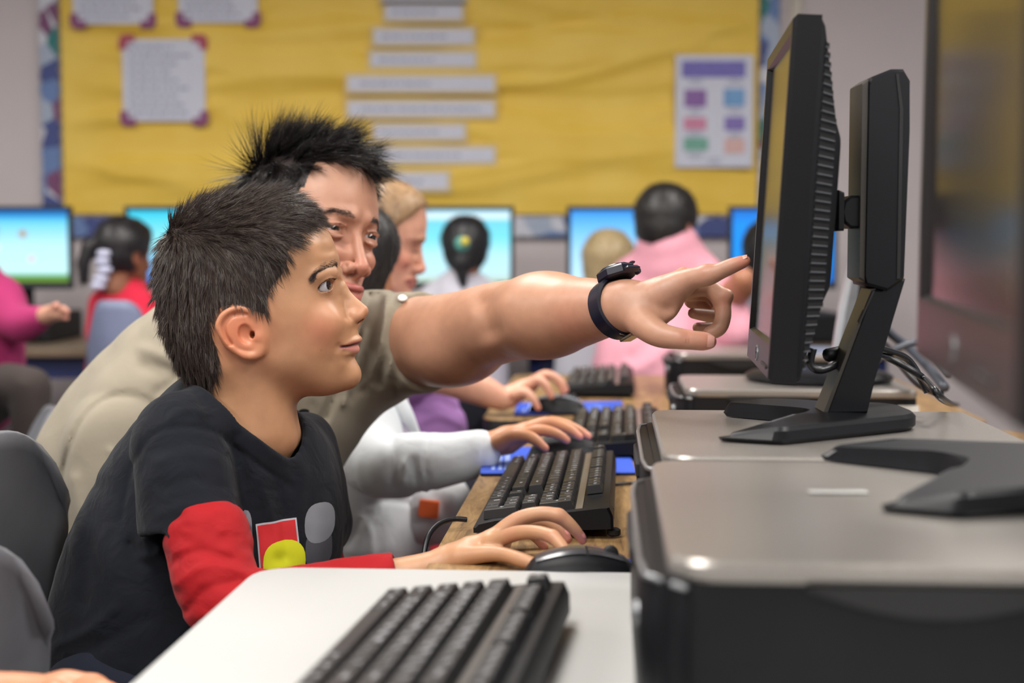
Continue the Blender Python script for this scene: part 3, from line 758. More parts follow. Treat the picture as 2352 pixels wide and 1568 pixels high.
# mouse mats
m_mat = plain('blue_mat_cloth', (40, 78, 190), .75, var=.05, bump=.2, bscale=1500, bdist=.0003)
m_matk = plain('mat_print', (160, 182, 236), .8); m_mat2 = plain('mat_rubber', (20, 22, 34), .9)
def mat_(corners, label, prints=True):
    c = sum((Vector(p) for p in corners), Vector()) / 4
    e = empty('mouse_mat', (c.x, c.y, ZA), 0, label, 'mouse mat')
    poly = round_poly([(p.x - c.x, p.y - c.y) for p in corners], .006, 4)
    MB().prism(poly, .0006, .0035).build('rubber_base', m_mat2, e); MB().prism(poly, .0035, .0048).build('cloth_top', m_mat, e)
    if prints:
        L = MB(); up = (Vector(corners[3]) - Vector(corners[0])); rt = (Vector(corners[1]) - Vector(corners[0]))
        o0 = Vector(corners[0]) - c
        def at(u, v): q = o0 + rt * u + up * v; return Vector((q.x, q.y, .0049))
        def stroke(pts, w=.0022):
            pts = [at(*p) for p in pts]
            for a_, b_ in zip(pts, pts[1:]):
                d = b_ - a_; 
                if d.length < 1e-5: continue
                nn = Vector((-d.y, d.x, 0)).normalized() * w / 2
                L.add([a_ - nn, b_ - nn, b_ + nn, a_ + nn], [(0, 1, 2, 3)])
        for (w_, r_, cx_) in ((.0028, .16, .62), (.0016, .19, .62)):
            stroke([(cx_ + r_ * math.cos(t / 24 * 2 * math.pi), .42 + r_ * 1.5 * math.sin(t / 24 * 2 * math.pi)) for t in range(25)], w_)
        stroke([(.54, .22), (.54, .36), (.7, .36), (.7, .22), (.54, .22)], .003); stroke([(.62, .2), (.62, .6)], .003)
        stroke([(.84, .2), (.88, .34), (.85, .5)], .003)
        for r_, (u0, n_) in enumerate(((.17, 13), (.125, 15), (.08, 6))):
            for k in range(n_): stroke([(u0, .12 + k * .055), (u0, .12 + k * .055 + .04)], .008 if r_ == 0 else .005)
        for k in range(16): stroke([(.45 + k * .012 - .02, .12 + .05 * math.sin(k / 2.5)), (.455 + k * .012 - .02, .13 + .05 * math.sin(k / 2.5))], .003)
        lo = L.build('printed_emblem', m_matk, e); lo['kind'] = 'stuff'
    return e
mat_([G(1103, 1094, ZA), G(1462, 1092, ZA), G(1438, 1030, ZA), G(1112, 1034, ZA)], 'blue mouse mat with a pale ring emblem under the mouse of the girl in white')
mat_([G(1180, 956, ZA), G(1432, 950, ZA), G(1428, 926, ZA), G(1190, 930, ZA)], 'blue mouse mat under the mouse of the blonde girl')
mat_([G(1200, 1330, ZA), G(1500, 1318, ZA), G(1490, 1292, ZA), G(1230, 1300, ZA)], 'blue mouse mat under the mouse of the boy, only a corner showing', False)
cable('cable', [G(1392, 1050, ZA + .007), G(1420, 1048, ZA + .006), G(1450, 1040, ZA + .005), G(1490, 1030, ZA + .005)], .0018, 'thin mouse cord lying across the blue mat')
tape = MB().box((0, 0, .0004), (.045, .012, .0006), Matrix.Rotation(-.02, 3, 'Z')).build('tape_strip', plain('pale_tape', (176, 176, 174), .4), None, loc=G(1925, 1130, ZP + .001))
tag(tape, 'faded strip of tape stuck on the lid of the blurred computer', 'tape')
# ------------------------------------------------------------------ far row along the back wall
m_frow = plain('dark_blue_metal', (34, 44, 92), .5)
def far_table(xa, xb, label, mat):
    e = empty('computer_table', ((xa + xb) / 2, 5.05, 0), 0, label, 'table')
    MB().box((0, 0, .715), (xb - xa - .01, .72, .03), bev=.004).build('tabletop', mat, e)
    for sx in (-1, 1):
        for sy in (-1, 1): MB().tube([(sx * ((xb - xa) / 2 - .06), sy * .3, .70), (sx * ((xb - xa) / 2 - .06), sy * .3, 0)], .018, 8).build('leg', m_frow, e, True)
    for sy in (-1, 1): MB().box((0, sy * .3, .66), (xb - xa - .14, .02, .07)).build('frame_rail', m_frow, e)
m_ftop = plain('far_laminate', (118, 100, 82), .45)
far_table(-2.35, -1.12, 'far table with the monitor of the child in magenta', m_ftop)
far_table(-1.12, .02, 'far table behind the boy and the man, mostly hidden', m_ftop)
far_table(.02, 1.30, 'far table along the wall beyond the man in pink', m_ftop)
def screen_mat(name, stops, H0, H1, blobs=None, strength=1.0, horiz=None):
    m = N(name); tc = m.coord('Object'); sx = m.n('ShaderNodeSeparateXYZ'); m.l(tc, sx.inputs[0])
    mr = m.n('ShaderNodeMapRange'); mr.inputs[1].default_value = H0; mr.inputs[2].default_value = H1; m.l(sx.outputs['Z'], mr.inputs[0])
    col = m.ramp(mr.outputs[0], stops)
    if blobs:
        for (yy, zz, r_, c) in blobs:
            v = m.n('ShaderNodeVectorMath', operation='DISTANCE'); m.l(tc, v.inputs[0]); v.inputs[1].default_value = (.006, yy, zz)
            mr2 = m.n('ShaderNodeMapRange'); mr2.inputs[1].default_value = r_; mr2.inputs[2].default_value = r_ * .5; m.l(v.outputs['Value'], mr2.inputs[0])
            col = m.mix(mr2.outputs[0], col, srgb(*c))
    m.l(col, m.b.inputs['Emission Color']); m.set(Base_Color=(0.01, 0.01, 0.01, 1), Roughness=.3, Emission_Strength=strength); return m.m
DM = 5.15
screens = [
 (-84, 'monitor showing a blue sky and green meadow, before the child in magenta', [(0, srgb(110, 140, 30)), (.06, srgb(60, 140, 60)), (.12, srgb(190, 235, 235)), (.5, srgb(180, 230, 245)), (.8, srgb(110, 205, 235)), (.88, srgb(60, 170, 225)), (.93, srgb(10, 110, 180)), (1, srgb(10, 90, 160))], [(-.02, .2, .02, (170, 150, 130)), (-.05, .11, .016, (220, 190, 200)), (.08, .15, .02, (215, 200, 215))]),
 (287, 'monitor with a bright cyan screen, half hidden by the hair of the boy', [(0, srgb(60, 130, 230)), (.2, srgb(110, 180, 240)), (.5, srgb(150, 225, 235)), (.9, srgb(60, 200, 225)), (1, srgb(20, 170, 205))], None),
 (931, 'cyan monitor with a white top bar, before the girl with the ponytail', [(0, srgb(190, 210, 190)), (.1, srgb(190, 228, 238)), (.35, srgb(180, 232, 246)), (.6, srgb(120, 222, 240)), (.84, srgb(110, 208, 232)), (.88, srgb(214, 238, 246)), (.95, srgb(196, 226, 240)), (1, srgb(90, 190, 215))], None),
 (1302, 'monitor with a sky-blue screen behind the blond child and the man in pink', [(0, srgb(190, 226, 250)), (.4, srgb(160, 214, 250)), (.7, srgb(110, 190, 246)), (.92, srgb(60, 155, 235)), (1, srgb(20, 110, 190))], None),
 (1673, 'monitor with a plain saturated blue screen, cut by the pointed-at monitor', [(0, srgb(0, 120, 226)), (.3, srgb(0, 146, 245)), (.8, srgb(0, 140, 240)), (1, srgb(0, 104, 200))], None)]
m_fb = plain('far_bezel', (40, 44, 52), .4)
for k, (px, lab, stops, blobs) in enumerate(screens):
    a, b = P(px, 652, DM), P(px + 250, 652, DM); W = b.x - a.x
    e = empty('computer_monitor', ((a.x + b.x) / 2, DM + .05, .8335), 0, lab, 'monitor')
    Hh = .30; bot = P(px, 664, DM).z
    M = Matrix.Translation(((a.x + b.x) / 2, DM, bot)) @ Matrix.Rotation(math.radians(90), 4, 'Z')
    sm = screen_mat('lit_screen_%d' % k, stops, .03, Hh - .012, blobs, (1.1, 1.1, 1.05, 1.1, 1.05)[k])
    framed(e, M, lambda t: monitor_panel(t, W, Hh, bs=.012, bt=.012, bb=.024, back=.03, screen=sm, vents=False, logo=False, bm=m_fb))
    MB().box((0, .03, .085), (.06, .02, .14), bev=.004).build('stand_neck', m_blackm, e)
    MB().lathe([(.11, 0), (.115, .004), (.11, .012), (.02, .016)], (0, 0, .0), 24).build('round_base', m_blackm, e, auto=40)
    p = empty('desktop_computer', ((a.x + b.x) / 2, 5.12, .73), 0, 'black desktop computer lying under ' + ('the meadow screen', 'the bright cyan screen', 'the screen with a white top bar', 'the pale sky screen', 'the plain blue screen')[k], 'computer')
    MB().box((0, 0, .052), (.36, .40, .1), bev=.006).build('case_body', m_blackm, p)
    MB().box((0, -.202, .055), (.34, .01, .085), bev=.004).build('front_bezel', m_black, p)
    MB().box((-.06, -.208, .075), (.15, .004, .014)).build('disc_drive', m_bezg, p)

# ------------------------------------------------------------------ chairs
m_chair = plain('chair_grey', (104, 106, 112), .45, var=.04, bump=.12, bscale=500, bdist=.0006)
m_chairb = plain('chair_blue_grey', (116, 124, 152), .5, var=.04)
m_tube2 = plain('chair_steel', (150, 160, 190), .35, metal=.3)
def shell_grid(fn, nu, nv, th):
    """fn(u,v) -> point; thickness th along the computed normal"""
    V = [[fn(i / nu, j / nv) for j in range(nv + 1)] for i in range(nu + 1)]
    A = []; B = []
    for i in range(nu + 1):
        for j in range(nv + 1):
            du = V[min(i + 1, nu)][j] - V[max(i - 1, 0)][j]; dv = V[i][min(j + 1, nv)] - V[i][max(j - 1, 0)]
            n = du.cross(dv); n = n.normalized() if n.length > 1e-9 else Vector((0, 0, 1))
            A.append(V[i][j] + n * th / 2); B.append(V[i][j] - n * th / 2)
    m = nv + 1; F = []; o = len(A)
    for i in range(nu):
        for j in range(nv):
            a = i * m + j; F += [(a, a + m, a + m + 1, a + 1), (a + o, a + 1 + o, a + m + 1 + o, a + m + o)]
    for i in range(nu): 
        a, b = i * m, (i + 1) * m; F += [(a, a + o, b + o, b), (a + nv, b + nv, b + nv + o, a + nv + o)]
    for j in range(nv):
        a, b = j, j + 1; F += [(a, b, b + o, a + o)]; a, b = nu * m + j, nu * m + j + 1; F += [(a, a + o, b + o, b)]
    return A + B, F
def make_chair(label, loc, rz, mat, sc=1.0, top=.86, width=.42, lean=.08, seat=.44):
    e = empty('school_chair', loc, rz, label, 'chair')
    def back(u, v):
        y = (u * 2 - 1); z = seat + .10 + v * (top - seat - .10)
        w = width / 2 * (1 - .18 * max(0, (v - .75) / .25) ** 2.5) * (.9 + .1 * min(1, v * 3))
        # rounded top corners
        zz = z - (.09 * abs(y) ** 5) * v
        return Vector((-.20 - lean * v - .0 + .045 * y * y - .05 * (1 - v) ** 2 * 0, y * w, zz))
    V, F = shell_grid(back, 20, 16, .012); MB().add(V, F).build('backrest', mat, e, True)
    def seatf(u, v):
        y = (u * 2 - 1); x = -.19 + v * .40
        return Vector((x, y * width / 2 * (1 - .15 * abs(2 * v - 1) ** 4), seat - .02 * (1 - y * y) - .03 * max(0, v - .8) * 3 + .02 * abs(y) ** 4))
    V, F = shell_grid(seatf, 16, 16, .012); MB().add(V, F).build('seat', mat, e, True)
    for sy in (-1, 1):
        MB().tube(catmull([(-.205 - lean * .6, sy * width * .42, seat + .22), (-.215, sy * width * .43, seat + .1), (-.19, sy * width * .42, seat - .02), (-.05, sy * width * .40, seat - .035), (.14, sy * width * .40, seat - .035)], 5), .011, 8).build('side_rail', m_tube2, e, True)
        MB().tube(catmull([(.14, sy * width * .40, seat - .035), (.18, sy * width * .42, seat - .06), (.20, sy * width * .47, .01)], 5), .011, 8).build('leg', m_tube2, e, True)
        MB().tube(catmull([(-.12, sy * width * .40, seat - .035), (-.17, sy * width * .42, seat - .07), (-.25, sy * width * .47, .01)], 5), .011, 8).build('leg', m_tube2, e, True)
    MB().tube([(-.22, -width * .44, .2), (-.22, width * .44, .2)], .009, 8).build('stretcher', m_tube2, e, True)
    return e
p = P(62, 1300, 1.62)
make_chair('grey plastic school chair under the boy, its back behind him', (p.x + .100, 1.60, 0), math.radians(-2), m_chair, top=.845, width=.38, lean=-.05, seat=.40)
p = P(22, 1400, 1.18)
make_chair('grey chair close to the camera, only its edge showing at the photo corner', (p.x + .115, 1.18, 0), math.radians(4), m_chair, top=P(20, 1275, 1.18).z, width=.32, lean=-.04, seat=.40)
p = P(275, 800, 3.95)
make_chair('blue-grey school chair of the girl with braids', (p.x, 4.17, 0), math.radians(84), m_chairb, top=P(275, 690, 3.95).z, width=.19, lean=.0, seat=.40)
p = P(0, 800, 3.0)
make_chair('grey school chair under the child in magenta', (p.x - .02, 3.35, 0), math.radians(30), m_chair, top=.93, width=.36, lean=.08)
p = P(90, 900, 2.75)
make_chair('empty school chair with pale metal legs behind the seated man', (p.x - .26, 2.75, 0), math.radians(200), m_chair, top=.74, width=.34)
p = P(1180, 900, 3.3)
make_chair('dark charcoal school chair beyond the hand of the blonde girl', (p.x - .24, 3.30, 0), math.radians(95), plain('chair_charcoal', (40, 42, 52), .7), top=.84, width=.36)
# ------------------------------------------------------------------ implicit-surface modelling (numpy)
F4 = np.float32
def V3(p): return np.array([p[0], p[1], p[2]], dtype=F4)
def smin(a, b, k):
    if k <= 0: return np.minimum(a, b)
    h = np.clip(.5 + .5 * (b - a) / k, 0, 1); return b + (a - b) * h - k * h * (1 - h)
def smax(a, b, k): return -smin(-a, -b, k)
def s_ell(X, c, r, R=None):
    q = X - V3(c)
    if R is not None: q = q @ np.array(R, dtype=F4)      # columns of R = local axes
    r = V3(r); k0 = np.linalg.norm(q / r, axis=1); k1 = np.linalg.norm(q / (r * r), axis=1)
    return k0 * (k0 - 1) / np.maximum(k1, 1e-6)
def s_sph(X, c, r): return np.linalg.norm(X - V3(c), axis=1) - r
def s_cap(X, a, b, ra, rb):
    a = V3(a); b = V3(b); ab = b - a; t = np.clip(((X - a) @ ab) / max(float(ab @ ab), 1e-9), 0, 1)
    return np.linalg.norm(X - a - t[:, None] * ab, axis=1) - (ra + (rb - ra) * t)
def s_chain(X, pts, k=0.0):
    """pts: [(point, radius), ...]"""
    d = None
    for (a, ra), (b, rb) in zip(pts, pts[1:]):
        q = s_cap(X, a, b, ra, rb); d = q if d is None else smin(d, q, k)
    return d
def dense(pts, n=6):
    """catmull-smoothed chain of (point, radius)"""
    P4 = [Vector((*p, r)) for p, r in pts]; out = []
    m = len(P4)
    for i in range(m - 1):
        p0, p1, p2, p3 = P4[max(i - 1, 0)], P4[i], P4[i + 1], P4[min(i + 2, m - 1)]
        for j in range(n):
            t = j / n; q = 0.5 * ((2 * p1) + (-p0 + p2) * t + (2 * p0 - 5 * p1 + 4 * p2 - p3) * t * t + (-p0 + 3 * p1 - 3 * p2 + p3) * t ** 3)
            out.append((Vector(q[:3]), q[3]))
    out.append((Vector(P4[-1][:3]), P4[-1][3])); return out
def s_plane(X, p, n): n = Vector(n).normalized(); return (X - V3(p)) @ V3(n)       # positive on the side n points to
def vnoise(X, scale, seed=0, octaves=2):
    """smooth value noise in -1..1"""
    out = np.zeros(len(X), F4); amp = 1.; tot = 0
    for o in range(octaves):
        q = X * (scale * 2 ** o) + seed * 17.3 + o * 5.1; i = np.floor(q).astype(np.int64); f = (q - i).astype(F4); f = f * f * (3 - 2 * f)
        def hsh(a, b, c):
            h = (a * 374761393 + b * 668265263 + c * 2147483647 * 3 + seed * 974711) & 0x7fffffff
            h = ((h ^ (h >> 13)) * 1274126177) & 0x7fffffff; return ((h ^ (h >> 16)) & 0xffff).astype(F4) / 32767.5 - 1
        r = 0
        for dx in (0, 1):
            for dy in (0, 1):
                for dz in (0, 1):
                    w_ = (f[:, 0] if dx else 1 - f[:, 0]) * (f[:, 1] if dy else 1 - f[:, 1]) * (f[:, 2] if dz else 1 - f[:, 2])
                    r = r + w_ * hsh(i[:, 0] + dx, i[:, 1] + dy, i[:, 2] + dz)
        out += amp * r; tot += amp; amp *= .5
    return out / tot
def surface(fn, lo, hi, h, slack=1.5):
    """zero surface of fn inside the box, sampled only near the surface (surface nets). returns verts, quads"""
    lo = np.array(lo, float); hi = np.array(hi, float); B = 8
    nb = np.maximum(np.ceil((hi - lo) / (h * B)).astype(int), 1); n = nb * B
    ci = np.stack(np.meshgrid(*[np.arange(k) for k in nb], indexing='ij'), -1).reshape(-1, 3)
    cc = (lo + (ci * B + (B - 1) / 2) * h).astype(F4)
    dc = fn(cc); act = np.abs(dc) < (B * h * .87 * slack)
    D = np.repeat(np.repeat(np.repeat(np.where(dc < 0, -1., 1.).astype(F4).reshape(nb), B, 0), B, 1), B, 2)
    off = np.stack(np.meshgrid(*[np.arange(B)] * 3, indexing='ij'), -1).reshape(-1, 3)
    ai = ci[act]
    for s in range(0, len(ai), 700):
        blk = ai[s:s + 700]; idx = (blk[:, None, :] * B + off[None]).reshape(-1, 3)
        D[idx[:, 0], idx[:, 1], idx[:, 2]] = fn((lo + idx * h).astype(F4))
    D[0] = D[-1] = 1; D[:, 0] = D[:, -1] = 1; D[:, :, 0] = D[:, :, -1] = 1
    S = (D < 0); c = np.zeros(tuple(n - 1), np.int8)
    for dx in (0, 1):
        for dy in (0, 1):
            for dz in (0, 1): c += S[dx:n[0] - 1 + dx, dy:n[1] - 1 + dy, dz:n[2] - 1 + dz]
    cell = np.argwhere((c > 0) & (c < 8)); vid = np.full(tuple(n - 1), -1, np.int32); vid[cell[:, 0], cell[:, 1], cell[:, 2]] = np.arange(len(cell))
    acc = np.zeros((len(cell), 3)); cnt = np.zeros(len(cell))
    cor = [(a, b, e) for a in (0, 1) for b in (0, 1) for e in (0, 1)]
    for a in cor:
        for ax in range(3):
            if a[ax] == 0:
                b = list(a); b[ax] = 1
                va = D[cell[:, 0] + a[0], cell[:, 1] + a[1], cell[:, 2] + a[2]]; vb = D[cell[:, 0] + b[0], cell[:, 1] + b[1], cell[:, 2] + b[2]]
                m = (va < 0) != (vb < 0); t = np.where(m, va / np.where(va == vb, 1, va - vb), 0)
                p = np.tile(np.array(a, float), (len(cell), 1)); p[:, ax] = t
                acc += p * m[:, None]; cnt += m
    verts = lo + (cell + acc / np.maximum(cnt, 1)[:, None]) * h
    quads = []
    for ax in range(3):
        u, v = [(1, 2), (2, 0), (0, 1)][ax]
        sl = [slice(1, n[k] - 1) for k in range(3)]; sl[ax] = slice(0, n[ax] - 1); s2 = list(sl); s2[ax] = slice(1, n[ax])
        A = S[tuple(sl)]; Bm = S[tuple(s2)]; e = np.argwhere(A != Bm)
        if not len(e): continue
        st = A[e[:, 0], e[:, 1], e[:, 2]]
        for k in range(3):
            if k != ax: e[:, k] += 1
        def g(du, dv):
            q = e.copy(); q[:, u] -= du; q[:, v] -= dv; return vid[q[:, 0], q[:, 1], q[:, 2]]
        q = np.stack([g(1, 1), g(0, 1), g(0, 0), g(1, 0)], 1); q[~st] = q[~st][:, ::-1]
        quads.append(q)
    q = np.concatenate(quads); q = q[(q >= 0).all(1)]
    return verts, q
def np_mesh(name, verts, quads, mat=None, col=None, smooth=True):
    me = bpy.data.meshes.new(name); nv, nq = len(verts), len(quads); k = quads.shape[1]
    me.vertices.add(nv); me.vertices.foreach_set('co', np.asarray(verts, F4).ravel())
    me.loops.add(nq * k); me.loops.foreach_set('vertex_index', quads.astype(np.int32).ravel())
    me.polygons.add(nq); me.polygons.foreach_set('loop_start', np.arange(0, nq * k, k, dtype=np.int32))
    me.polygons.foreach_set('loop_total', np.full(nq, k, np.int32))
    me.polygons.foreach_set('use_smooth', np.full(nq, smooth))
    if col is not None:
        a = me.color_attributes.new('Col', 'FLOAT_COLOR', 'POINT')
        c4 = np.ones((nv, 4), F4); c4[:, :3] = col; a.data.foreach_set('color', c4.ravel())
    me.update(); me.validate()
    if mat: me.materials.append(mat)
    return me
def relax(verts, quads, it=1, lam=.5):
    """light smoothing of voxel steps"""
    n = len(verts); e = np.concatenate([quads[:, [i, (i + 1) % quads.shape[1]]] for i in range(quads.shape[1])])
    for _ in range(it):
        s = np.zeros_like(verts); c = np.zeros(n)
        for a in range(3): s[:, a] = np.bincount(e[:, 0], verts[e[:, 1], a], n) + np.bincount(e[:, 1], verts[e[:, 0], a], n)
        c = np.bincount(e[:, 0], minlength=n) + np.bincount(e[:, 1], minlength=n)
        verts = verts * (1 - lam) + lam * s / np.maximum(c, 1)[:, None]
    return verts
def sdf_obj(name, fn, lo, hi, h, mat, parent=None, colfn=None, it=1, slack=1.5, M=None):
    v, q = surface(fn, lo, hi, h, slack)
    if it: v = relax(v, q, it)
    col = colfn(v.astype(F4)) if colfn else None
    if M is not None: v = v @ np.array(M.to_3x3()).T + np.array(M.translation)
    o = link(name, np_mesh(name, v, q, mat, col))
    if parent is not None: wp(o, parent)
    return o
def join_np(parts):
    """[(verts, quads, col)] -> one"""
    V, Q, C, b = [], [], [], 0
    for v, q, c in parts: V.append(v); Q.append(q + b); C.append(c); b += len(v)
    return np.concatenate(V), np.concatenate(Q), np.concatenate(C)
def bbox_of(chains, pad=.03):
    P_ = [np.array([*p]) for c in chains for p, r in c]; R_ = [r for c in chains for p, r in c]
    lo = np.min([p - r for p, r in zip(P_, R_)], 0) - pad; hi = np.max([p + r for p, r in zip(P_, R_)], 0) + pad
    return lo, hi

# ---- hair strands: tapered three-sided tubes
def strands(name, roots, dirs, length, mat, parent, normal=None, rad=.00022, segs=4, droop=0., curl=0., seed=0, flow=None, lift=0.):
    rng = np.random.default_rng(seed); n = len(roots)
    L = np.asarray(length).reshape(-1, 1) * np.ones((n, 1)); d = dirs / np.linalg.norm(dirs, axis=1, keepdims=True)
    up = np.cross(d, rng.normal(size=(n, 3))); up /= np.linalg.norm(up, axis=1, keepdims=True); w = np.cross(d, up)
    cdir = rng.normal(size=(n, 3)) * curl; V = []
    p = roots.copy(); dd = d.copy()
    for s in range(segs + 1):
        t = s / segs; r = rad * (1 - t ** 1.5 * .95)
        for k in range(3):
            a = 2 * math.pi * k / 3; V.append(p + (up * math.cos(a) + w * math.sin(a)) * r)
        if flow is not None: dd = dd * (1 - lift) + flow * lift
        dd = dd + cdir / segs; dd[:, 2] -= droop / segs
        dd /= np.linalg.norm(dd, axis=1, keepdims=True); p = p + dd * L / segs
    V = np.stack(V, 1).reshape(-1, 3); m = 3 * (segs + 1); base = (np.arange(n) * m)[:, None, None]
    q = np.array([[s * 3 + k, s * 3 + (k + 1) % 3, s * 3 + 3 + (k + 1) % 3, s * 3 + 3 + k] for s in range(segs) for k in range(3)])
    Q = (base + q[None]).reshape(-1, 4)
    shade = np.repeat(rng.uniform(.55, 1.45, n), m)
    o = link(name, np_mesh(name, V, Q, mat, np.stack([shade] * 3, 1)))
    if parent is not None: wp(o, parent)
    return o
def sample_tris(v, q, mask, n, seed=0):
    """random points on faces whose mask is true; returns points, normals"""
    rng = np.random.default_rng(seed); f = q[mask]
    a, b, c, d = [v[f[:, k]] for k in range(4)]
    nr = np.cross(c - a, d - b); ar = np.linalg.norm(nr, axis=1); pr = ar / ar.sum()
    i = rng.choice(len(f), n, p=pr); s, t = rng.random(n)[:, None], rng.random(n)[:, None]
    p = (a[i] * (1 - s) + b[i] * s) * (1 - t) + (d[i] * (1 - s) + c[i] * s) * t
    return p, nr[i] / np.maximum(ar[i], 1e-12)[:, None]
def in_poly(u, v, poly):
    r = np.zeros(len(u), bool); n = len(poly)
    for i in range(n):
        x1_, y1_ = poly[i]; x2_, y2_ = poly[(i + 1) % n]
        if y1_ == y2_: continue
        c = ((y1_ > v) != (y2_ > v)) & (u < (x2_ - x1_) * (v - y1_) / (y2_ - y1_) + x1_); r ^= c
    return r

# ---- head field: |w|^2 = Q(u, v), u forward, v up, w sideways
class HeadField:
    def __init__(s, rim, inner, n=160, e=.005):
        """rim: closed outline [(u, v, R)], R = local half-width curvature; inner: [(u, v, W)]"""
        pts = []; vals = []; m = len(rim)
        for i in range(m):
            u, v, R = rim[i]; pu, pv, _ = rim[i - 1]; nu, nv, _ = rim[(i + 1) % m]
            tu, tv = nu - pu, nv - pv; L = math.hypot(tu, tv); ou, ov = tv / L, -tu / L      # outline counter-clockwise -> outward
            pts.append((u, v)); vals.append(0.)
            pts.append((u + ou * e, v + ov * e)); vals.append(-2 * R * e)
            pts.append((u - ou * e, v - ov * e)); vals.append(2 * R * e - e * e)
            pts.append((u + ou * .03, v + ov * .03)); vals.append(-2 * R * .03)
        for (u, v, W) in inner: pts.append((u, v)); vals.append(W * W)
        P_ = np.array(pts); y = np.array(vals); sc = 10.
        def phi(r2): return np.where(r2 > 1e-12, .5 * r2 * np.log(np.maximum(r2, 1e-12)), 0)
        A = phi(((P_[:, None] - P_[None]) ** 2).sum(-1) * sc * sc); k = len(P_)
        T = np.concatenate([np.ones((k, 1)), P_], 1); K = np.zeros((k + 3, k + 3)); K[:k, :k] = A + np.eye(k) * 1e-5; K[:k, k:] = T; K[k:, :k] = T.T
        c = np.linalg.solve(K, np.concatenate([y, np.zeros(3)]))
        s.lo = P_.min(0) - .012; s.hi = P_.max(0) + .012; s.n = n
        gu = np.linspace(s.lo[0], s.hi[0], n); gv = np.linspace(s.lo[1], s.hi[1], n); g = np.stack(np.meshgrid(gu, gv, indexing='ij'), -1).reshape(-1, 2)
        Qg = phi(((g[:, None] - P_[None]) ** 2).sum(-1) * sc * sc) @ c[:k] + c[k] + g @ c[k + 1:]
        s.Q = Qg.reshape(n, n).astype(F4); du = (s.hi - s.lo) / (n - 1)
        s.Gu, s.Gv = np.gradient(s.Q, du[0], du[1]); s.G = np.sqrt(s.Gu ** 2 + s.Gv ** 2)
    def samp(s, a, u, v):
        x = np.clip((u - s.lo[0]) / (s.hi[0] - s.lo[0]) * (s.n - 1), 0, s.n - 1.001); y = np.clip((v - s.lo[1]) / (s.hi[1] - s.lo[1]) * (s.n - 1), 0, s.n - 1.001)
        i = x.astype(int); j = y.astype(int); fx = x - i; fy = y - j
        return (a[i, j] * (1 - fx) + a[i + 1, j] * fx) * (1 - fy) + (a[i, j + 1] * (1 - fx) + a[i + 1, j + 1] * fx) * fy
    def d(s, X):
        u, v, w = X[:, 0], X[:, 2], X[:, 1]
        Q = s.samp(s.Q, u, v); g = s.samp(s.G, u, v)
        out = np.hypot(np.maximum(s.lo[0] - u, 0) + np.maximum(u - s.hi[0], 0), np.maximum(s.lo[1] - v, 0) + np.maximum(v - s.hi[1], 0))
        return (w * w - Q) / np.sqrt(g * g + 4 * w * w + 1e-4) + out
def skin_mat(name, bump=.25):
    m = N(name); at = m.n('ShaderNodeVertexColor'); at.layer_name = 'Col'
    v = m.coord('Object'); f = m.noise(v, 60, 4)
    mul = m.ramp(f, [(.3, (.93, .92, .92, 1)), (.7, (1.05, 1.05, 1.05, 1))])
    m.l(m.mix(1., at.outputs[0], mul, 'MULTIPLY'), m.b.inputs['Base Color'])
    m.set(Roughness=.44, Subsurface_Weight=.18, Subsurface_Scale=.006, Specular_IOR_Level=.45)
    m.b.inputs['Subsurface Radius'].default_value = (1., .35, .2)
    m.bump(m.noise(v, 900, 2), bump, .0003); return m.m
def hair_mat(name, col, rough=.38):
    m = N(name); at = m.n('ShaderNodeVertexColor'); at.layer_name = 'Col'
    m.l(m.mix(1., srgb(*col), at.outputs[0], 'MULTIPLY'), m.b.inputs['Base Color'])
    m.set(Roughness=rough, Specular_IOR_Level=.6); return m.m
def cloth_mat(name, col, rough=.85, weave=900, var=.06, wr=.35, wscale=18):
    m = N(name); c = srgb(*col); v = m.coord('Object'); f = m.noise(v, 14, 4)
    a = tuple(x * (1 - var) for x in c[:3]) + (1,); b = tuple(min(1, x * (1 + var)) for x in c[:3]) + (1,)
    m.l(m.ramp(f, [(.3, a), (.7, b)]), m.b.inputs['Base Color']); m.set(Roughness=rough, Sheen_Weight=.06, Sheen_Roughness=.5, Specular_IOR_Level=.25)
    n1 = m.bump(m.noise(v, wscale, 3, .5, .6), wr, .006)
    b2 = m.n('ShaderNodeBump'); b2.inputs['Strength'].default_value = .18; b2.inputs['Distance'].default_value = .0006
    m.l(m.noise(v, weave, 1), b2.inputs['Height']); m.l(n1, b2.inputs['Normal']); m.l(b2.outputs[0], m.b.inputs['Normal']); return m.m
def mixc(col, c, w): 
    w = np.clip(w, 0, 1)[:, None]; return col * (1 - w) + np.array(srgb(*c)[:3]) * w
def gauss(X, c, r): return np.exp(-((np.linalg.norm((X - V3(c)) / np.array(r, dtype=F4), axis=1)) ** 2))
def eye_mat(name, iris=(52, 32, 22), k=1.):
    m = N(name); tc = m.n('ShaderNodeTexCoord'); sx = m.n('ShaderNodeSeparateXYZ'); m.l(tc.outputs['Object'], sx.inputs[0])
    # the gaze axis is the local +X of the eyeball mesh
    vl = m.n('ShaderNodeVectorMath', operation='DISTANCE'); m.l(tc.outputs['Object'], vl.inputs[0]); vl.inputs[1].default_value = (.012, 0, 0)
    mr = m.n('ShaderNodeMapRange'); mr.inputs[1].default_value = 0; mr.inputs[2].default_value = .02; m.l(vl.outputs['Value'], mr.inputs[0])
    r = m.ramp(mr.outputs[0], [(0, (.002, .002, .002, 1)), (.11 * k, (.003, .003, .003, 1)), (.13 * k, srgb(*iris)), (.28 * k, srgb(*[c * .55 for c in iris])), (.315 * k, srgb(190, 186, 192)), (1, srgb(200, 186, 184))])
    m.l(r, m.b.inputs['Base Color']); m.set(Roughness=.06, Coat_Weight=1., Coat_Roughness=.02); return m.m
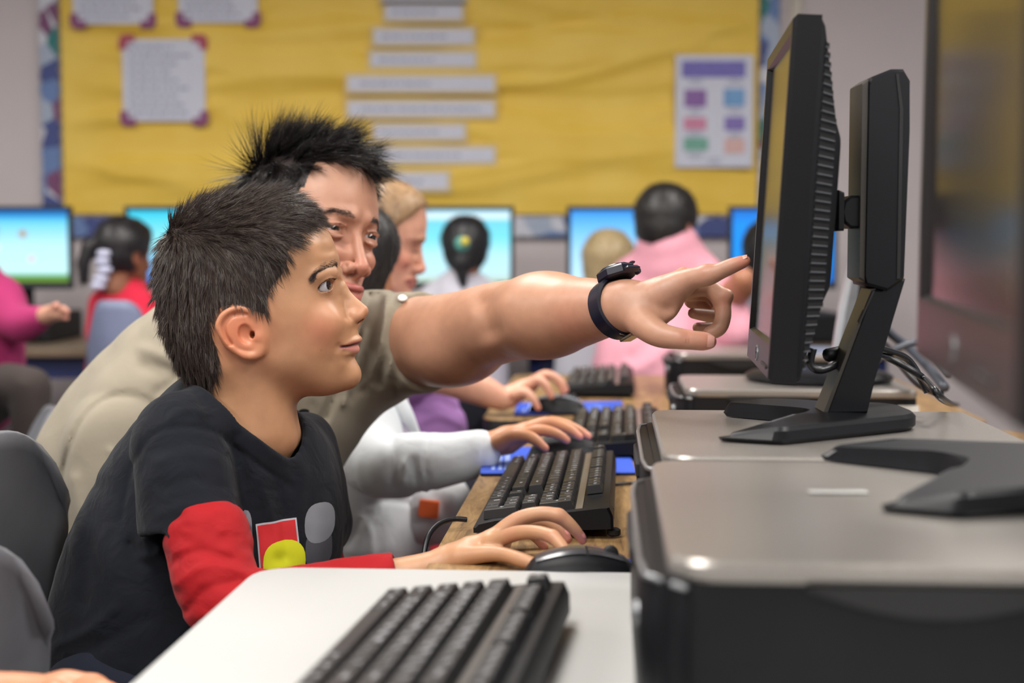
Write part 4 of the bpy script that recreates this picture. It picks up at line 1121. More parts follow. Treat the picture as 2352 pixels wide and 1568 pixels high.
# ------------------------------------------------------------------ the boy
DB = 1.64
boy_o = P(600, 680, DB)
def BL(px, py, w=0.):
    """head coordinates (u, v) of a photo point lying w towards the camera from the middle of the head"""
    p = P(px, py, DB - w); return (p.x - boy_o.x, p.z - boy_o.z)
def BP(px, py, w=0.): u, v = BL(px, py, w); return (u, -w, v)     # field space: x forward, y = -w, z up
rimpx = [(786, 640, .018), (783, 617, .026), (780, 600, .032), (773, 574, .036), (761, 543, .042), (745, 518, .05), (724, 494, .058), (695, 470, .064), (650, 450, .068), (600, 447, .07), (550, 450, .07), (500, 458, .07), (452, 474, .068), (412, 502, .066), (386, 541, .064), (369, 590, .062), (363, 650, .06), (369, 710, .058), (384, 770, .052), (405, 825, .046), (432, 868, .042),
         (480, 884, .045), (550, 892, .05), (620, 902, .048), (690, 908, .042), (745, 909, .036), (780, 901, .028), (801, 890, .022), (815, 877, .019), (822, 863, .018), (821, 846, .018), (816, 828, .018), (816, 816, .02), (817, 800, .022), (822, 785, .022), (823, 765, .021), (822, 750, .020), (811, 727, .018), (800, 700, .016), (792, 675, .015), (788, 655, .015)]
rim = [(*BL(a, b), R) for a, b, R in rimpx][::-1]      # clockwise in pixels seen from this side -> reverse
_area = sum(rim[i - 1][0] * rim[i][1] - rim[i][0] * rim[i - 1][1] for i in range(len(rim)))
if _area < 0: rim = rim[::-1]
innpx = [(560, 560, .071), (480, 620, .068), (600, 520, .068), (640, 610, .069), (560, 650, .073), (420, 610, .056), (410, 700, .050), (450, 760, .057), (520, 700, .071), (550, 780, .067), (450, 520, .052), (560, 475, .044), (660, 490, .046), (690, 560, .059), (730, 560, .041), (750, 590, .033), (715, 632, .052), (735, 640, .0455), (765, 640, .026),
         (690, 650, .059), (755, 668, .034), (735, 680, .046), (660, 690, .066), (700, 715, .060), (745, 720, .0465), (775, 730, .033), (797, 735, .019), (755, 760, .044), (778, 775, .034), (800, 790, .023), (735, 815, .045), (760, 830, .034), (690, 830, .054), (640, 790, .062), (600, 840, .058), (700, 875, .040), (760, 870, .028), (795, 862, .0185), (640, 870, .048), (790, 835, .024), (500, 830, .054), (800, 815, .0205)]
inn = [(*BL(a, b, W), W) for a, b, W in innpx]
HFb = HeadField(rim, inn)
pb = BP
eyeR = .0118
eye_c = pb(737, 656, .0318)
ear_pts = [(590, 737), (572, 714), (552, 704), (526, 708), (507, 721), (497, 742), (501, 766), (516, 790), (536, 809), (562, 821), (585, 821), (601, 808)]
def ear_w(px): return .0665 + (605 - px) / 110 * .013
helix = dense([(pb(x, y, ear_w(x) - (.004 if i in (0, 11) else 0)), .0034 if i < 9 else .0046) for i, (x, y) in enumerate([(px + (4 if px < 545 else 0), py + (4 if py < 760 else -5)) for px, py in ear_pts])], 5)
anti = dense([(pb(x, y, ear_w(x) - .001), .0027) for x, y in [(562, 722), (546, 738), (533, 757), (536, 778), (552, 794), (575, 798)]], 4)
anti2 = dense([(pb(x, y, ear_w(x) - .002), .0022) for x, y in [(545, 738), (560, 728), (576, 730)]], 3)
def sym(X):
    Y = X.copy(); Y[:, 1] = -np.abs(Y[:, 1]); return Y
def boy_head(X):
    d = HFb.d(X); S = sym(X)
    # nose
    nose = s_chain(X, dense([(pb(783, 655), .0048), (pb(797, 676), .0052), (pb(815, 697), .0062), (pb(831, 714), .0078)], 4))
    d = smin(d, nose, .009)
    d = smin(d, s_ell(X, pb(806, 715), (.012, .0085, .012)), .006)
    d = smin(d, s_ell(S, pb(816, 726, .0082), (.0085, .0052, .0062)), .007)
    d = smin(d, s_cap(X, pb(828, 730), pb(818, 744), .0042, .004), .005)
    d = smax(d, -s_ell(S, pb(830, 738.5, .0045), (.0056, .0026, .0028)), .0015)
    # brow ridge
    d = smin(d, s_cap(S, pb(765, 624, .022), pb(726, 634, .048), .004, .003), .014)
    # eye socket, lids, opening
    d = smax(d, -s_ell(S, pb(764, 656, .040), (.009, .012, .007)), .010)
    d = smin(d, s_sph(S, eye_c, eyeR + .0012), .006)
    d = smin(d, s_chain(S, [(pb(768, 644, .026), .0012), (pb(757, 640, .0355), .0012), (pb(740, 645, .043), .0012), (pb(725, 659, .046), .0010)]), .003)
    op = np.maximum(s_ell(S, pb(751, 657, .0368), (.0125, .0150, .0056), Matrix.Rotation(-.38, 3, 'Y')), -(s_sph(S, eye_c, eyeR - .002)))
    d = smax(d, -op, .0008)
    # lips
    ul = s_chain(S, dense([(pb(823, 779, .0), .0044), (pb(819.5, 781, .0075), .0042), (pb(804, 786, .0175), .0034), (pb(787, 794, .0275), .0012)], 4))
    ll = s_chain(S, dense([(pb(814.5, 802, .0), .0058), (pb(811, 802.5, .0075), .0054), (pb(799, 801, .0170), .0038), (pb(786, 798.5, .0275), .0012)], 4))
    d = smin(d, ul, .0035); d = smin(d, ll, .0035)
    slit = s_chain(S, dense([(pb(833, 788.5, .0), .0010), (pb(824, 789.5, .009), .0010), (pb(804, 793.5, .0195), .0010), (pb(781, 797, .0320), .0010)], 5))
    d = smax(d, -slit, .0018)
    # corner dimple, philtrum, chin
    d = smax(d, -s_ell(S, pb(778, 797, .0345), (.0026, .0022, .004)), .006)
    d = smin(d, s_ell(X, pb(803, 862), (.0115, .0125, .0125)), .012)
    # cheek
    d = smin(d, s_ell(S, pb(745, 742, .0335), (.017, .0125, .016)), .018)
    # ear
    plate = s_ell(S, pb(550, 763, .072), (.0225, .0042, .0265), Matrix.Rotation(math.radians(14), 3, 'Z') @ Matrix.Rotation(math.radians(-22), 3, 'Y'))
    e = smin(plate, s_chain(S, helix), .002)
    e = smin(e, s_chain(S, anti), .002); e = smin(e, s_chain(S, anti2), .002)
    e = smin(e, s_ell(S, pb(588, 806, .067), (.0075, .0042, .008)), .004)
    e = smax(e, -s_ell(S, pb(566, 768, .0745), (.0085, .0065, .0115), Matrix.Rotation(-.35, 3, 'Y')), .0022)
    e = smax(e, -s_ell(S, pb(556, 733, .078), (.0045, .003, .0075), Matrix.Rotation(.5, 3, 'Y')), .002)
    e = smax(e, -s_chain(S, dense([(pb(x, y, ear_w(x) + .0015), .0022) for x, y in [(566, 722), (534, 724), (516, 744), (517, 768), (530, 790)]], 3)), .002)
    e = smin(e, s_ell(S, pb(590, 773, .0685), (.0042, .003, .0048)), .003)
    e = smin(e, s_ell(S, pb(600, 775, .060), (.010, .010, .020)), .006)
    d = smin(d, e, .004)
    d = smax(d, -s_ell(S, pb(581, 768, .066), (.0032, .010, .0045)), .0015)
    # neck
    nk = s_chain(X, [(pb(555, 820), .050), (pb(575, 900), .0515), (pb(575, 985), .053), (pb(560, 1080), .045)])
    d = smin(d, nk, .022)
    d = smin(d, s_cap(S, pb(540, 840, .042), pb(650, 1010, .016), .008, .008), .03)      # neck muscle
    return d
lipW = lambda S, base: None
SKB = (182, 136, 102)
def boy_col(X):
    S = sym(X); n = len(X); col = np.tile(np.array(srgb(*SKB)[:3]), (n, 1))
    col = mixc(col, (206, 126, 100), .55 * gauss(S, pb(735, 755, .045), (.022, .03, .022)))
    col = mixc(col, (206, 116, 84), .75 * gauss(S, pb(550, 763, .075), (.034, .02, .036)))
    col = mixc(col, (196, 120, 92), .4 * gauss(S, pb(835, 722, .0), (.016, .014, .014)))
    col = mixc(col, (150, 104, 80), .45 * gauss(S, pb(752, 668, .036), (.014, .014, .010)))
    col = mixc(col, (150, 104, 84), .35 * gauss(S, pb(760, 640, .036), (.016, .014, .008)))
    ul = s_chain(S, dense([(pb(823, 781, .0), .0040), (pb(819, 783.5, .0075), .0036), (pb(804, 788.5, .0180), .0028), (pb(784, 796, .0300), .0010)], 4))
    ll = s_chain(S, dense([(pb(815, 801, .0), .0052), (pb(811, 801.5, .0075), .0048), (pb(799, 800, .0172), .0034), (pb(784, 798, .0295), .001)], 4))
    col = mixc(col, (160, 92, 84), np.clip(1 - (ul - .0002) / .0014, 0, 1) * .85)
    col = mixc(col, (208, 134, 132), np.clip(1 - (ll - .0002) / .0014, 0, 1) * .85)
    slit = s_chain(S, dense([(pb(833, 788.5, .0), .0010), (pb(824, 789.5, .009), .0010), (pb(804, 793.5, .0195), .0010), (pb(781, 797, .0320), .0010)], 5))
    col = mixc(col, (70, 30, 28), np.clip(1 - slit / .0012, 0, 1))
    col = mixc(col, (70, 36, 26), np.clip(1 - s_ell(S, pb(829, 737.5, .0052), (.0052, .003, .0028)) / .001, 0, 1) * .9)
    # scalp under the hair
    u, v = X[:, 0], X[:, 2]
    hm = in_poly(u, v, boy_hairpoly)
    col[hm] = np.array(srgb(60, 44, 36)[:3])
    col = mixc(col, (96, 50, 40), .3 * gauss(S, BP(738, 804, .044), (.0012, .006, .0012)))
    return col
hp = [(748, 508), (736, 500), (726, 512), (712, 526), (697, 533), (690, 552), (683, 572), (677, 560), (668, 580), (664, 604), (654, 630), (638, 650), (626, 668), (622, 690), (622, 716), (612, 718), (600, 712), (585, 706), (566, 700), (548, 696), (524, 700), (504, 714), (492, 740), (494, 770), (505, 800), (512, 830), (504, 862), (492, 885), (470, 905), (420, 910), (380, 850), (340, 760), (330, 640), (350, 520), (420, 430), (600, 400), (720, 430), (770, 500)]
boy_hairpoly = [BL(x, y, .045) for x, y in hp]
boy = empty('person', (boy_o.x - .12, DB, 0), 0, 'dark-haired boy in a black t-shirt over red sleeves, looking at the monitor', 'person')
Mb = Matrix.Translation(boy_o)
m_skb = skin_mat('boy_skin')
lo = (BL(330, 0)[0], -.10, BL(0, 1090)[1]); hi = (BL(870, 0)[0], .10, BL(0, 430)[1])
hv, hq = surface(boy_head, lo, hi, .0013)
hv = relax(hv, hq, 1, .35)
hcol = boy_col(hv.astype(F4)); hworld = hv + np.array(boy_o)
# torso / arms under the clothes (skin only shows at neck and hands)
def arm_hand(fn_list, lo, hi, h, skin, tint=None):
    pass
# ------------------------------------------------------------------ boy's clothes
def proj_px(X):
    x, y, z = X[:, 0], X[:, 1], X[:, 2] - CAMZ; dep = y * _cp - z * _sp; up = y * _sp + z * _cp
    return np.stack([CX + FPX * x / dep, CY - FPX * up / dep], 1)
def path_dist(uv, pts):
    """distance (in photo-scale units) to a smoothed path laid on the cloth"""
    p = np.array([[q[0], q[1]] for q in catmull([(a, b, 0) for a, b in pts], 5)]); d = np.full(len(uv), 1e9)
    for a, b in zip(p, p[1:]):
        ab = b - a; t = np.clip(((uv - a) @ ab) / max(ab @ ab, 1e-9), 0, 1); d = np.minimum(d, np.linalg.norm(uv - a - t[:, None] * ab, axis=1))
    return d
def folds(X, items, ymax=1e9):
    """items: (path, width, amplitude m); + = groove, - = ridge; only on the cloth this side of ymax"""
    uv = proj_px(X); out = np.zeros(len(X)); m = X[:, 1] < ymax
    for path, w, a in items:
        xs = [p[0] for p in path]; ys = [p[1] for p in path]; k = m & (uv[:, 0] > min(xs) - 4 * w) & (uv[:, 0] < max(xs) + 4 * w) & (uv[:, 1] > min(ys) - 4 * w) & (uv[:, 1] < max(ys) + 4 * w)
        if k.any(): out[k] += a * np.exp(-(path_dist(uv[k], path) / w) ** 2)
    return out
def scaled(X, k): Y = X.copy(); Y[:, 1] = Y[:, 1] * k; return Y
def sp_(px, py, d, k): p = P(px, py, d); return Vector((p.x, p.y * k, p.z))
def pb2(x, y): return Vector(pb(x, y)) + boy_o
m_tee = cloth_mat('black_tee', (17, 20, 28), .92, 1400, .16, .7, 30)
m_red = cloth_mat('red_jersey', (156, 10, 20), .75, 1500, .06, .5, 30)
m_jean = cloth_mat('dark_jeans', (26, 30, 44), .85, 1800)
KY = 1.42
neckax = [(pb2(573, 900), .0535), (pb2(577, 985), .0545), (pb2(556, 1060), .055), (pb2(540, 1110), .055)]
_A, _B, _C = P(466, 893, 1.69), P(556, 978, 1.585), P(655, 1046, 1.635)
_nn = (_B - _A).cross(_C - _A).normalized(); _nn = _nn if _nn.z > 0 else -_nn
def coll_plane(X): return s_plane(X, _A, _nn)
def tee_solid(X):
    S = scaled(X, KY)
    d = s_chain(S, dense([(sp_(560, 1020, 1.67, KY), .060), (sp_(508, 1100, 1.67, KY), .118), (sp_(466, 1260, 1.67, KY), .150), (sp_(432, 1440, 1.67, KY), .168), (sp_(420, 1620, 1.67, KY), .172)], 4)) / 1.15
    # near sleeve, cut off square and hollowed at its hem
    sl = s_chain(X, [(P(430, 1010, 1.59), .050), (P(420, 1040, 1.58), .052), (P(430, 1110, 1.56), .055), (P(450, 1240, 1.545), .061)])
    sl = smax(sl, s_plane(X, P(455, 1218, 1.545), Vector((.10, -.14, -1))), .004)
    d = smin(d, sl, .022)
    d = smin(d, s_cap(X, P(500, 985, 1.64), P(425, 1015, 1.59), .046, .050), .03)
    d = smin(d, s_chain(X, [(P(600, 1010, 1.72), .030), (P(695, 1020, 1.765), .040), (P(712, 1110, 1.79), .046), (P(726, 1200, 1.80), .048)]), .03)
    d = smin(d, s_cap(X, P(462, 930, 1.67), P(520, 990, 1.66), .030, .050), .035)
    d = smin(d, s_ell(X, P(690, 1180, 1.70), (.045, .07, .10)), .05)
    yoke = smax(s_chain(X, [(p, r + .0065) for p, r in neckax]), coll_plane(X), .003)
    d = smin(d, yoke, .022)
    # the hole for the neck, above the collar plane
    return smax(d, -np.maximum(s_chain(X, [(p, r + .0066) for p, r in neckax]), -coll_plane(X)), .003)
def tee(X):
    d = tee_solid(X)
    k = np.abs(d) < .04
    if k.any(): d[k] = tee_detail(X[k], d[k])
    return d
def tee_detail(X, d):
    d = d + folds(X, [([(277, 1196), (300, 1085), (330, 1025), (362, 992), (421, 980), (490, 991), (528, 1022), (546, 1090), (552, 1160)], 6, .0030),
                      ([(540, 1010), (556, 1090), (562, 1180), (560, 1240)], 16, .006), ([(600, 1100), (620, 1180), (640, 1260)], 14, -.003),
                      ([(300, 1250), (330, 1290), (400, 1330)], 12, .006), ([(322, 1280), (360, 1270), (390, 1235)], 10, -.005),
                      ([(360, 1060), (430, 1040), (500, 1052)], 14, -.0022), ([(380, 1120), (450, 1100), (520, 1120)], 12, .0018), ([(375, 1180), (450, 1160), (535, 1175)], 12, -.002),
                      ([(230, 1120), (210, 1240), (190, 1380)], 22, .004), ([(130, 1480), (200, 1450), (260, 1400)], 12, -.005), ([(100, 1540), (200, 1500), (330, 1420)], 16, .004),
                      ([(640, 1120), (650, 1180), (655, 1280)], 10, .002), ([(700, 1080), (690, 1180), (700, 1290)], 12, -.0026), ([(390, 960), (430, 940), (470, 950)], 10, -.003), ([(450, 905), (475, 950), (480, 990)], 10, .003)], 1.72)
    d = d + .0022 * vnoise(X * np.array([1.3, 1.3, .6], F4), 22, 3, 2)
    d = smax(d, -s_chain(X, [(P(438, 1180, 1.55), .047), (P(452, 1225, 1.545), .0525), (P(462, 1300, 1.53), .055)]), .002)
    d = smax(d, -np.maximum(s_chain(X, [(p, r + .0012) for p, r in neckax]), -coll_plane(X) - .012), .002)
    band = np.maximum(s_chain(X, [(p, r + .0085) for p, r in neckax]), np.abs(coll_plane(X) + .0105) - .010)
    d = d + .0025 * np.exp(-((coll_plane(X) + .0225) / .0022) ** 2) * (s_chain(X, [(p, r + .02) for p, r in neckax]) < 0)
    return smin(d, band, .002)
def jeans(X):
    d = s_chain(X, [(P(320, 1610, 1.64), .11), (P(340, 1700, 1.60), .095), (P(560, 1690, 1.58), .085), (P(820, 1720, 1.56), .07), (P(840, 2100, 1.58), .055)])
    return np.minimum(smin(d, s_chain(X, [(P(320, 1610, 1.72), .10), (P(560, 1690, 1.78), .085), (P(820, 1720, 1.78), .07), (P(840, 2100, 1.78), .055)]), .03), 1)
BD = 1.60
tor = [(P(545, 1060, 1.65), .062), (P(470, 1180, 1.66), .085), (P(380, 1380, 1.68), .10), (P(320, 1600, 1.70), .11)]
armN = dense([(P(432, 1045, 1.575), .044), (P(470, 1200, 1.53), .040), (P(500, 1345, 1.49), .037), (P(556, 1400, 1.475), .036), (P(700, 1385, 1.475), .032), (P(860, 1345, 1.485), .0255), (P(965, 1316, 1.49), .0205), (P(1035, 1290, 1.495), .0165)], 4)
armF = dense([(P(690, 1050, 1.78), .040), (P(700, 1250, 1.80), .036), (P(760, 1400, 1.76), .034), (P(850, 1420, 1.72), .028)], 4)
def boy_trunk(X):
    d = s_chain(X, tor); d = smin(d, s_cap(X, P(440, 1050, 1.585), P(680, 1045, 1.765), .042, .042), .05)
    d = smin(d, s_chain(X, armF), .02)
    legs = s_chain(X, [(P(330, 1640, 1.62), .085), (P(560, 1640, 1.60), .075), (P(760, 1680, 1.58), .06)])
    legs = np.minimum(legs, s_chain(X, [(P(330, 1640, 1.78), .085), (P(560, 1640, 1.80), .075), (P(760, 1680, 1.80), .06)]))
    return np.maximum(smin(d, legs, .04), X[:, 2] - .90)
lo_, hi_ = np.array(P(250, 1760, 1.5)), np.array(P(800, 900, 1.95)); lo_ = np.minimum(lo_, hi_) - .12; hi_ = np.maximum(np.array(P(250, 1760, 1.5)), hi_) + .1
tv, tq = surface(lambda X: np.maximum(boy_trunk(X), np.minimum(tee_solid(X), jeans(X)) + .009), (-.62, 1.35, .30), (-.08, 2.0, .96), .008)
tcol = np.tile(np.array(srgb(*SKB)[:3]), (len(tv), 1))
# hand on the mouse
dh = 1.49
def H_(px, py, d, r): return (P(px, py, d), r / FPX * d)
b_idx = dense([H_(1128, 1248, 1.480, 19), H_(1180, 1226, 1.462, 18), H_(1228, 1222, 1.443, 16.5), H_(1270, 1234, 1.426, 16), H_(1302, 1268, 1.408, 13.5), H_(1324, 1290, 1.400, 10.5)], 5)
b_mid = dense([H_(1134, 1236, 1.50, 22), H_(1186, 1196, 1.50, 20), H_(1238, 1180, 1.495, 17.5), H_(1284, 1186, 1.49, 17), H_(1320, 1216, 1.49, 14), H_(1338, 1240, 1.492, 10.5)], 5)
b_rng = dense([H_(1136, 1234, 1.52, 20), H_(1190, 1206, 1.53, 18), H_(1240, 1196, 1.53, 16), H_(1280, 1212, 1.525, 14), H_(1304, 1238, 1.52, 11)], 5)
b_pin = dense([H_(1132, 1246, 1.54, 17), H_(1180, 1226, 1.55, 15), H_(1220, 1226, 1.555, 13), H_(1250, 1256, 1.55, 10)], 5)
b_thm = dense([H_(1060, 1280, 1.480, 24), H_(1110, 1272, 1.468, 20), H_(1155, 1273, 1.458, 17.5), H_(1200, 1286, 1.438, 17), H_(1240, 1300, 1.425, 14), H_(1262, 1312, 1.415, 11)], 5)
b_palm = [H_(1032, 1290, 1.495, 34), H_(1080, 1266, 1.495, 34), H_(1128, 1248, 1.495, 30), H_(1150, 1244, 1.50, 26)]
def boy_hand(X):
    d = s_chain(X, b_palm, .004)
    d = smin(d, s_cap(X, P(1090, 1262, 1.52), P(1140, 1246, 1.53), .015, .0115), .012)
    d = smin(d, s_chain(X, armN[-10:]), .012)
    d = smin(d, s_chain(X, b_thm), .012)
    for c in (b_idx, b_mid, b_rng, b_pin): d = smin(d, s_chain(X, c), .0050)
    for c in (b_idx, b_mid): d = smin(d, s_sph(X, c[15][0] + Vector((0, 0, .0012)), c[15][1] * .94), .004)
    return d
lo, hi = bbox_of([armN[-10:], b_idx, b_mid, b_rng, b_pin, b_thm, b_palm], .012)
v2, q2 = surface(boy_hand, lo, hi, .0014); v2 = relax(v2, q2, 1, .4)
def hand_col(X, tips, base, tipc, knuck=()):
    col = np.tile(np.array(srgb(*base)[:3]), (len(X), 1))
    for t, r in tips: col = mixc(col, tipc, .75 * gauss(X, t, (r, r, r)))
    for t, r in knuck: col = mixc(col, tipc, .35 * gauss(X, t, (r, r, r)))
    return col
c2_ = hand_col(v2.astype(F4), [(c[-1][0], .011) for c in (b_idx, b_mid, b_rng, b_pin, b_thm)], SKB, (214, 130, 120), [(c[k][0], .008) for c in (b_idx, b_mid) for k in (5, 15)])
V_, Q_, C_ = join_np([(hworld, hq, hcol), (tv, tq, tcol), (v2, q2, c2_)])
wp(link('body', np_mesh('body', V_, Q_, m_skb, C_)), boy)
def nail(c, k, r, parent, up, col=(226, 150, 146), out=.0004, L=1.3):
    """a finger nail on the last joint of chain c, on the side facing up"""
    a, b = Vector(c[-3][0]), Vector(c[-1][0]); ax = (b - a).normalized(); up = Vector(up); up = (up - ax * up.dot(ax)).normalized(); sd = ax.cross(up)
    b = Vector(c[-3][0]); rr = c[-3][1]; V = []; F = []
    for i in range(7):
        for j in range(7):
            s, t = (i / 6 - .5), (j / 6 - .5); e = math.sqrt(max(0, 1 - (2 * abs(t)) ** 4 * .25)); an = s * 1.5 * e
            V.append(b + ax * (t * rr * L + rr * .05) + (up * math.cos(an) + sd * math.sin(an)) * (rr * (1.0 - .25 * max(0, t) ** 2 * 4 * .6) + out))
    for i in range(6):
        for j in range(6): F.append((i * 7 + j, i * 7 + j + 1, i * 7 + j + 8, i * 7 + j + 7))
    o = MB().add(V, F).build('fingernail', plain('nail', col, .3, var=.03), None, True); wp(o, parent)
for c, u in ((b_idx, (.7, -.5, .5)), (b_mid, (.75, -.35, .5)), (b_rng, (.75, -.3, .5))): nail(c, 0, 0, boy, u)
# eye
m_eye = eye_mat('boy_eye', (60, 44, 40))
def eyeball(c_world, gaze, r, parent, mat):
    g = Vector(gaze).normalized(); q = g.to_track_quat('X', 'Z')
    mb = MB(); n = 24; prof = []
    V = []; F = []
    for i in range(n + 1):
        th = math.pi * i / n
        for j in range(n):
            ph = 2 * math.pi * j / n; x = math.cos(th); rr = math.sin(th); bulge = 1 + .06 * max(0, (x - .86) / .14)
            V.append((x * r * bulge, rr * r * math.cos(ph), rr * r * math.sin(ph)))
    for i in range(n):
        for j in range(n): F.append((i * n + j, (i + 1) * n + j, (i + 1) * n + (j + 1) % n, i * n + (j + 1) % n))
    o = MB().add(V, F).build('eyeball', mat, None, True); me = o.data
    M = Matrix.Translation(c_world) @ q.to_matrix().to_4x4(); o.parent = parent; o.matrix_parent_inverse = basis(parent).inverted(); o.matrix_basis = M
    return o
for s_ in (1, -1):
    ec = Vector((eye_c[0], eye_c[1] * s_, eye_c[2])) + boy_o
    eyeball(ec, (1, -.42, .10), eyeR, boy, m_eye)
# lashes and brows as short hairs
m_hb = hair_mat('boy_hair', (66, 54, 48), .36); m_brow = hair_mat('boy_brow', (52, 36, 28), .5)
def brow_hairs(name, spine, n, L, width, parent, mat, M, seed, dirf, nrm, rad=.00014):
    rng = np.random.default_rng(seed); sp = catmull([Vector(p) for p in spine], 10); roots = []; dirs = []
    for k in range(n):
        t = rng.random() ** .9 * (len(sp) - 2); i = int(t); p = sp[i].lerp(sp[i + 1], t - i); f = t / (len(sp) - 1)
        wv = width * (math.sin(math.pi * (.12 + .83 * f)) ** .6)
        p = p + Vector((0, 0, 1)) * rng.normal() * wv * .45
        roots.append(p); dd = (sp[min(i + 1, len(sp) - 1)] - sp[i]).normalized() + Vector(dirf) * .5 + Vector(nrm) * .22 + Vector(rng.normal(size=3)) * .12; dirs.append(dd)
    R_ = np.array([list(M @ p) for p in roots]); D_ = np.array([list(M.to_3x3() @ d) for d in dirs])
    return strands(name, R_, D_, rng.uniform(.7, 1.1, n) * L, mat, parent, rad=rad, segs=2, seed=seed)
def on_surf(fn, p, n, it=8):
    p = np.array([p], F4)
    for _ in range(it): p = p - fn(p)[0] * np.array([n], F4)
    return Vector(p[0].tolist())
bs = [on_surf(boy_head, pb(x, y, w), (0, -1, 0)) if w > .02 else on_surf(boy_head, pb(x, y, w), (.8, -.6, 0)) for x, y, w in [(780, 609, .010), (768, 610, .024), (753, 615, .033), (739, 622, .042), (726, 631, .050), (716, 639, .055)]]
for s_ in (1, -1):
    sp = [Vector((p.x, p.y * s_, p.z)) for p in bs]
    brow_hairs('eyebrow', sp, 900, .0062, .0075, boy, m_brow, Mb, 3, (-.2, 0, .35), (.3, -s_ * .8, 0))
    lash = [Vector((p[0], p[1] * s_, p[2])) for p in [pb(768, 643, .026), pb(762, 641, .032), pb(750, 642, .0395), pb(736, 650, .0440), pb(727, 659, .0462)]]
    brow_hairs('upper_lashes', lash, 200, .0072, .0005, boy, m_brow, Mb, 5, (1.8, -.7 * s_, .45), (.8, -s_ * .5, .1), .00019)
    lash = [Vector((p[0], p[1] * s_, p[2])) for p in [pb(762, 667, .032), pb(750, 669.5, .0385), pb(736, 669, .0435)]]
    brow_hairs('lower_lashes', lash, 40, .0035, .0003, boy, m_brow, Mb, 6, (1.0, -.6 * s_, -.8), (.5, -s_ * .5, -.2), .0001)
# hair cap + strands
def boy_cap(X):
    d0 = HFb.d(X); v = X[:, 2]; u = X[:, 0]
    return d0
fu = hv[hq].mean(1); hm = in_poly(fu[:, 0], fu[:, 2], boy_hairpoly) & (np.abs(fu[:, 1]) < .085)
# no hair on the ear
eN = (np.abs(fu[:, 1]) > .066) & (np.hypot((fu[:, 0] - pb(550, 760, .07)[0]) / .030, (fu[:, 2] - pb(550, 760, .07)[2]) / .031) < 1)
hm &= ~eN
def boy_flow(p, n):
    """combing direction over the head, head space"""
    u, w, v = p[:, 0], p[:, 1], p[:, 2]; f = np.zeros_like(p)
    top = np.clip((v - .030) / .055, 0, 1)[:, None]; front = np.clip((u - .01) / .07, 0, 1)[:, None]; back = np.clip((-u - .03) / .06, 0, 1)[:, None]
    side = np.array([[.30, 0, -1.]]); topd = np.array([[1., 0, .05]]); backd = np.array([[.12, 0, -1.]])
    f = side * (1 - top) + topd * top; f = f * (1 - back * (1 - top)) + backd * back * (1 - top)
    f = f + front * (1 - top) * np.array([[.25, 0, -.2]])
    f = f - n * (f * n).sum(1, keepdims=True); return f / np.maximum(np.linalg.norm(f, axis=1, keepdims=True), 1e-6)
def comb(name, v, q, mask, n, flow, lenf, M, mat, parent, seed, stand=.4, jit=.12, rad=.00026, segs=4, clump=0, curl=.0, droop=0., lift=.12, cell=.006, gather=0.):
    p, nr = sample_tris(v, q, mask, n, seed); rng = np.random.default_rng(seed + 1)
    f = flow(p, nr); st = stand(p) if callable(stand) else stand
    d = f + nr * (st if np.ndim(st) == 0 else st[:, None])
    # tufts: neighbouring hairs share a deviation
    key = (np.floor(p / cell)).astype(np.int64); cc_ = (key + .5) * cell; h = (key[:, 0] * 73856093 ^ key[:, 1] * 19349663 ^ key[:, 2] * 83492791) & 1023
    tj = np.random.default_rng(7).normal(size=(1024, 3)) * clump; d = d + tj[h] + rng.normal(size=p.shape) * jit + (cc_ - p) / cell * gather
    L = lenf(p) * rng.uniform(.75, 1.12, n)
    Rm = np.array(M.to_3x3()); P_ = p @ Rm.T + np.array(M.translation); D_ = d @ Rm.T; F_ = f @ Rm.T
    return strands(name, P_, D_, L, mat, parent, rad=rad, segs=segs, seed=seed, curl=curl, droop=droop, flow=F_, lift=lift)
def boy_len(p):
    u, v = p[:, 0], p[:, 2]; top = np.clip((v - .035) / .05, 0, 1); back = np.clip((-u - .05) / .04, 0, 1)
    fr = np.clip((u - .035) / .03, 0, 1) * (1 - top)
    return (.017 + .010 * top + .004 * back * (1 - top) - .006 * fr) * (1 - .55 * np.clip((u - .045) / .03, 0, 1))
def boy_stand(p):
    u, v = p[:, 0], p[:, 2]; top = np.clip((v - .04) / .05, 0, 1); low = np.clip((-v - .03) / .05, 0, 1); return .28 + .20 * top - .12 * low - .10 * np.clip((u - .03) / .03, 0, 1) * (1 - top)
hair_b = comb('hair', hv, hq, hm, 24000, boy_flow, boy_len, Mb, m_hb, boy, 11, stand=boy_stand, clump=.20, jit=.09, rad=.00034, curl=.12, cell=.007, gather=.35)
tee_lo, tee_hi = (-.60, 1.42, .52), (-.14, 1.92, .97)
tvv, tqq = surface(tee, tee_lo, tee_hi, .0032); tvv = relax(tvv, tqq, 2, .5)
tee_o = wp(link('t_shirt', np_mesh('t_shirt', tvv, tqq, m_tee)), boy)
def redsl(X):
    c = [(p, r + .008) for p, r in armN[5:25]]
    d = s_chain(X, c, .0)
    d = d + .0028 * vnoise(X * np.array([.7, .7, 1.6], F4), 60, 5, 2) + folds(X, [([(400, 1290), (450, 1265), (530, 1285)], 10, .003), ([(405, 1340), (470, 1300), (560, 1310)], 10, -.003), ([(430, 1400), (480, 1350), (560, 1335)], 10, .003)], 1.7)
    a, b = armN[22][0], armN[23][0]; d = smax(d, s_plane(X, a, b - a), .002)
    return smax(d, -s_cap(X, armN[21][0], armN[25][0], armN[21][1] + .002, armN[25][1] + .004), .001)
lo, hi = bbox_of([armN[3:26]], .03)
sdf_obj('undershirt_sleeve', redsl, lo, hi, .0026, m_red, boy, it=2)
cF = [(p, r + .009) for p, r in armF[3:]]
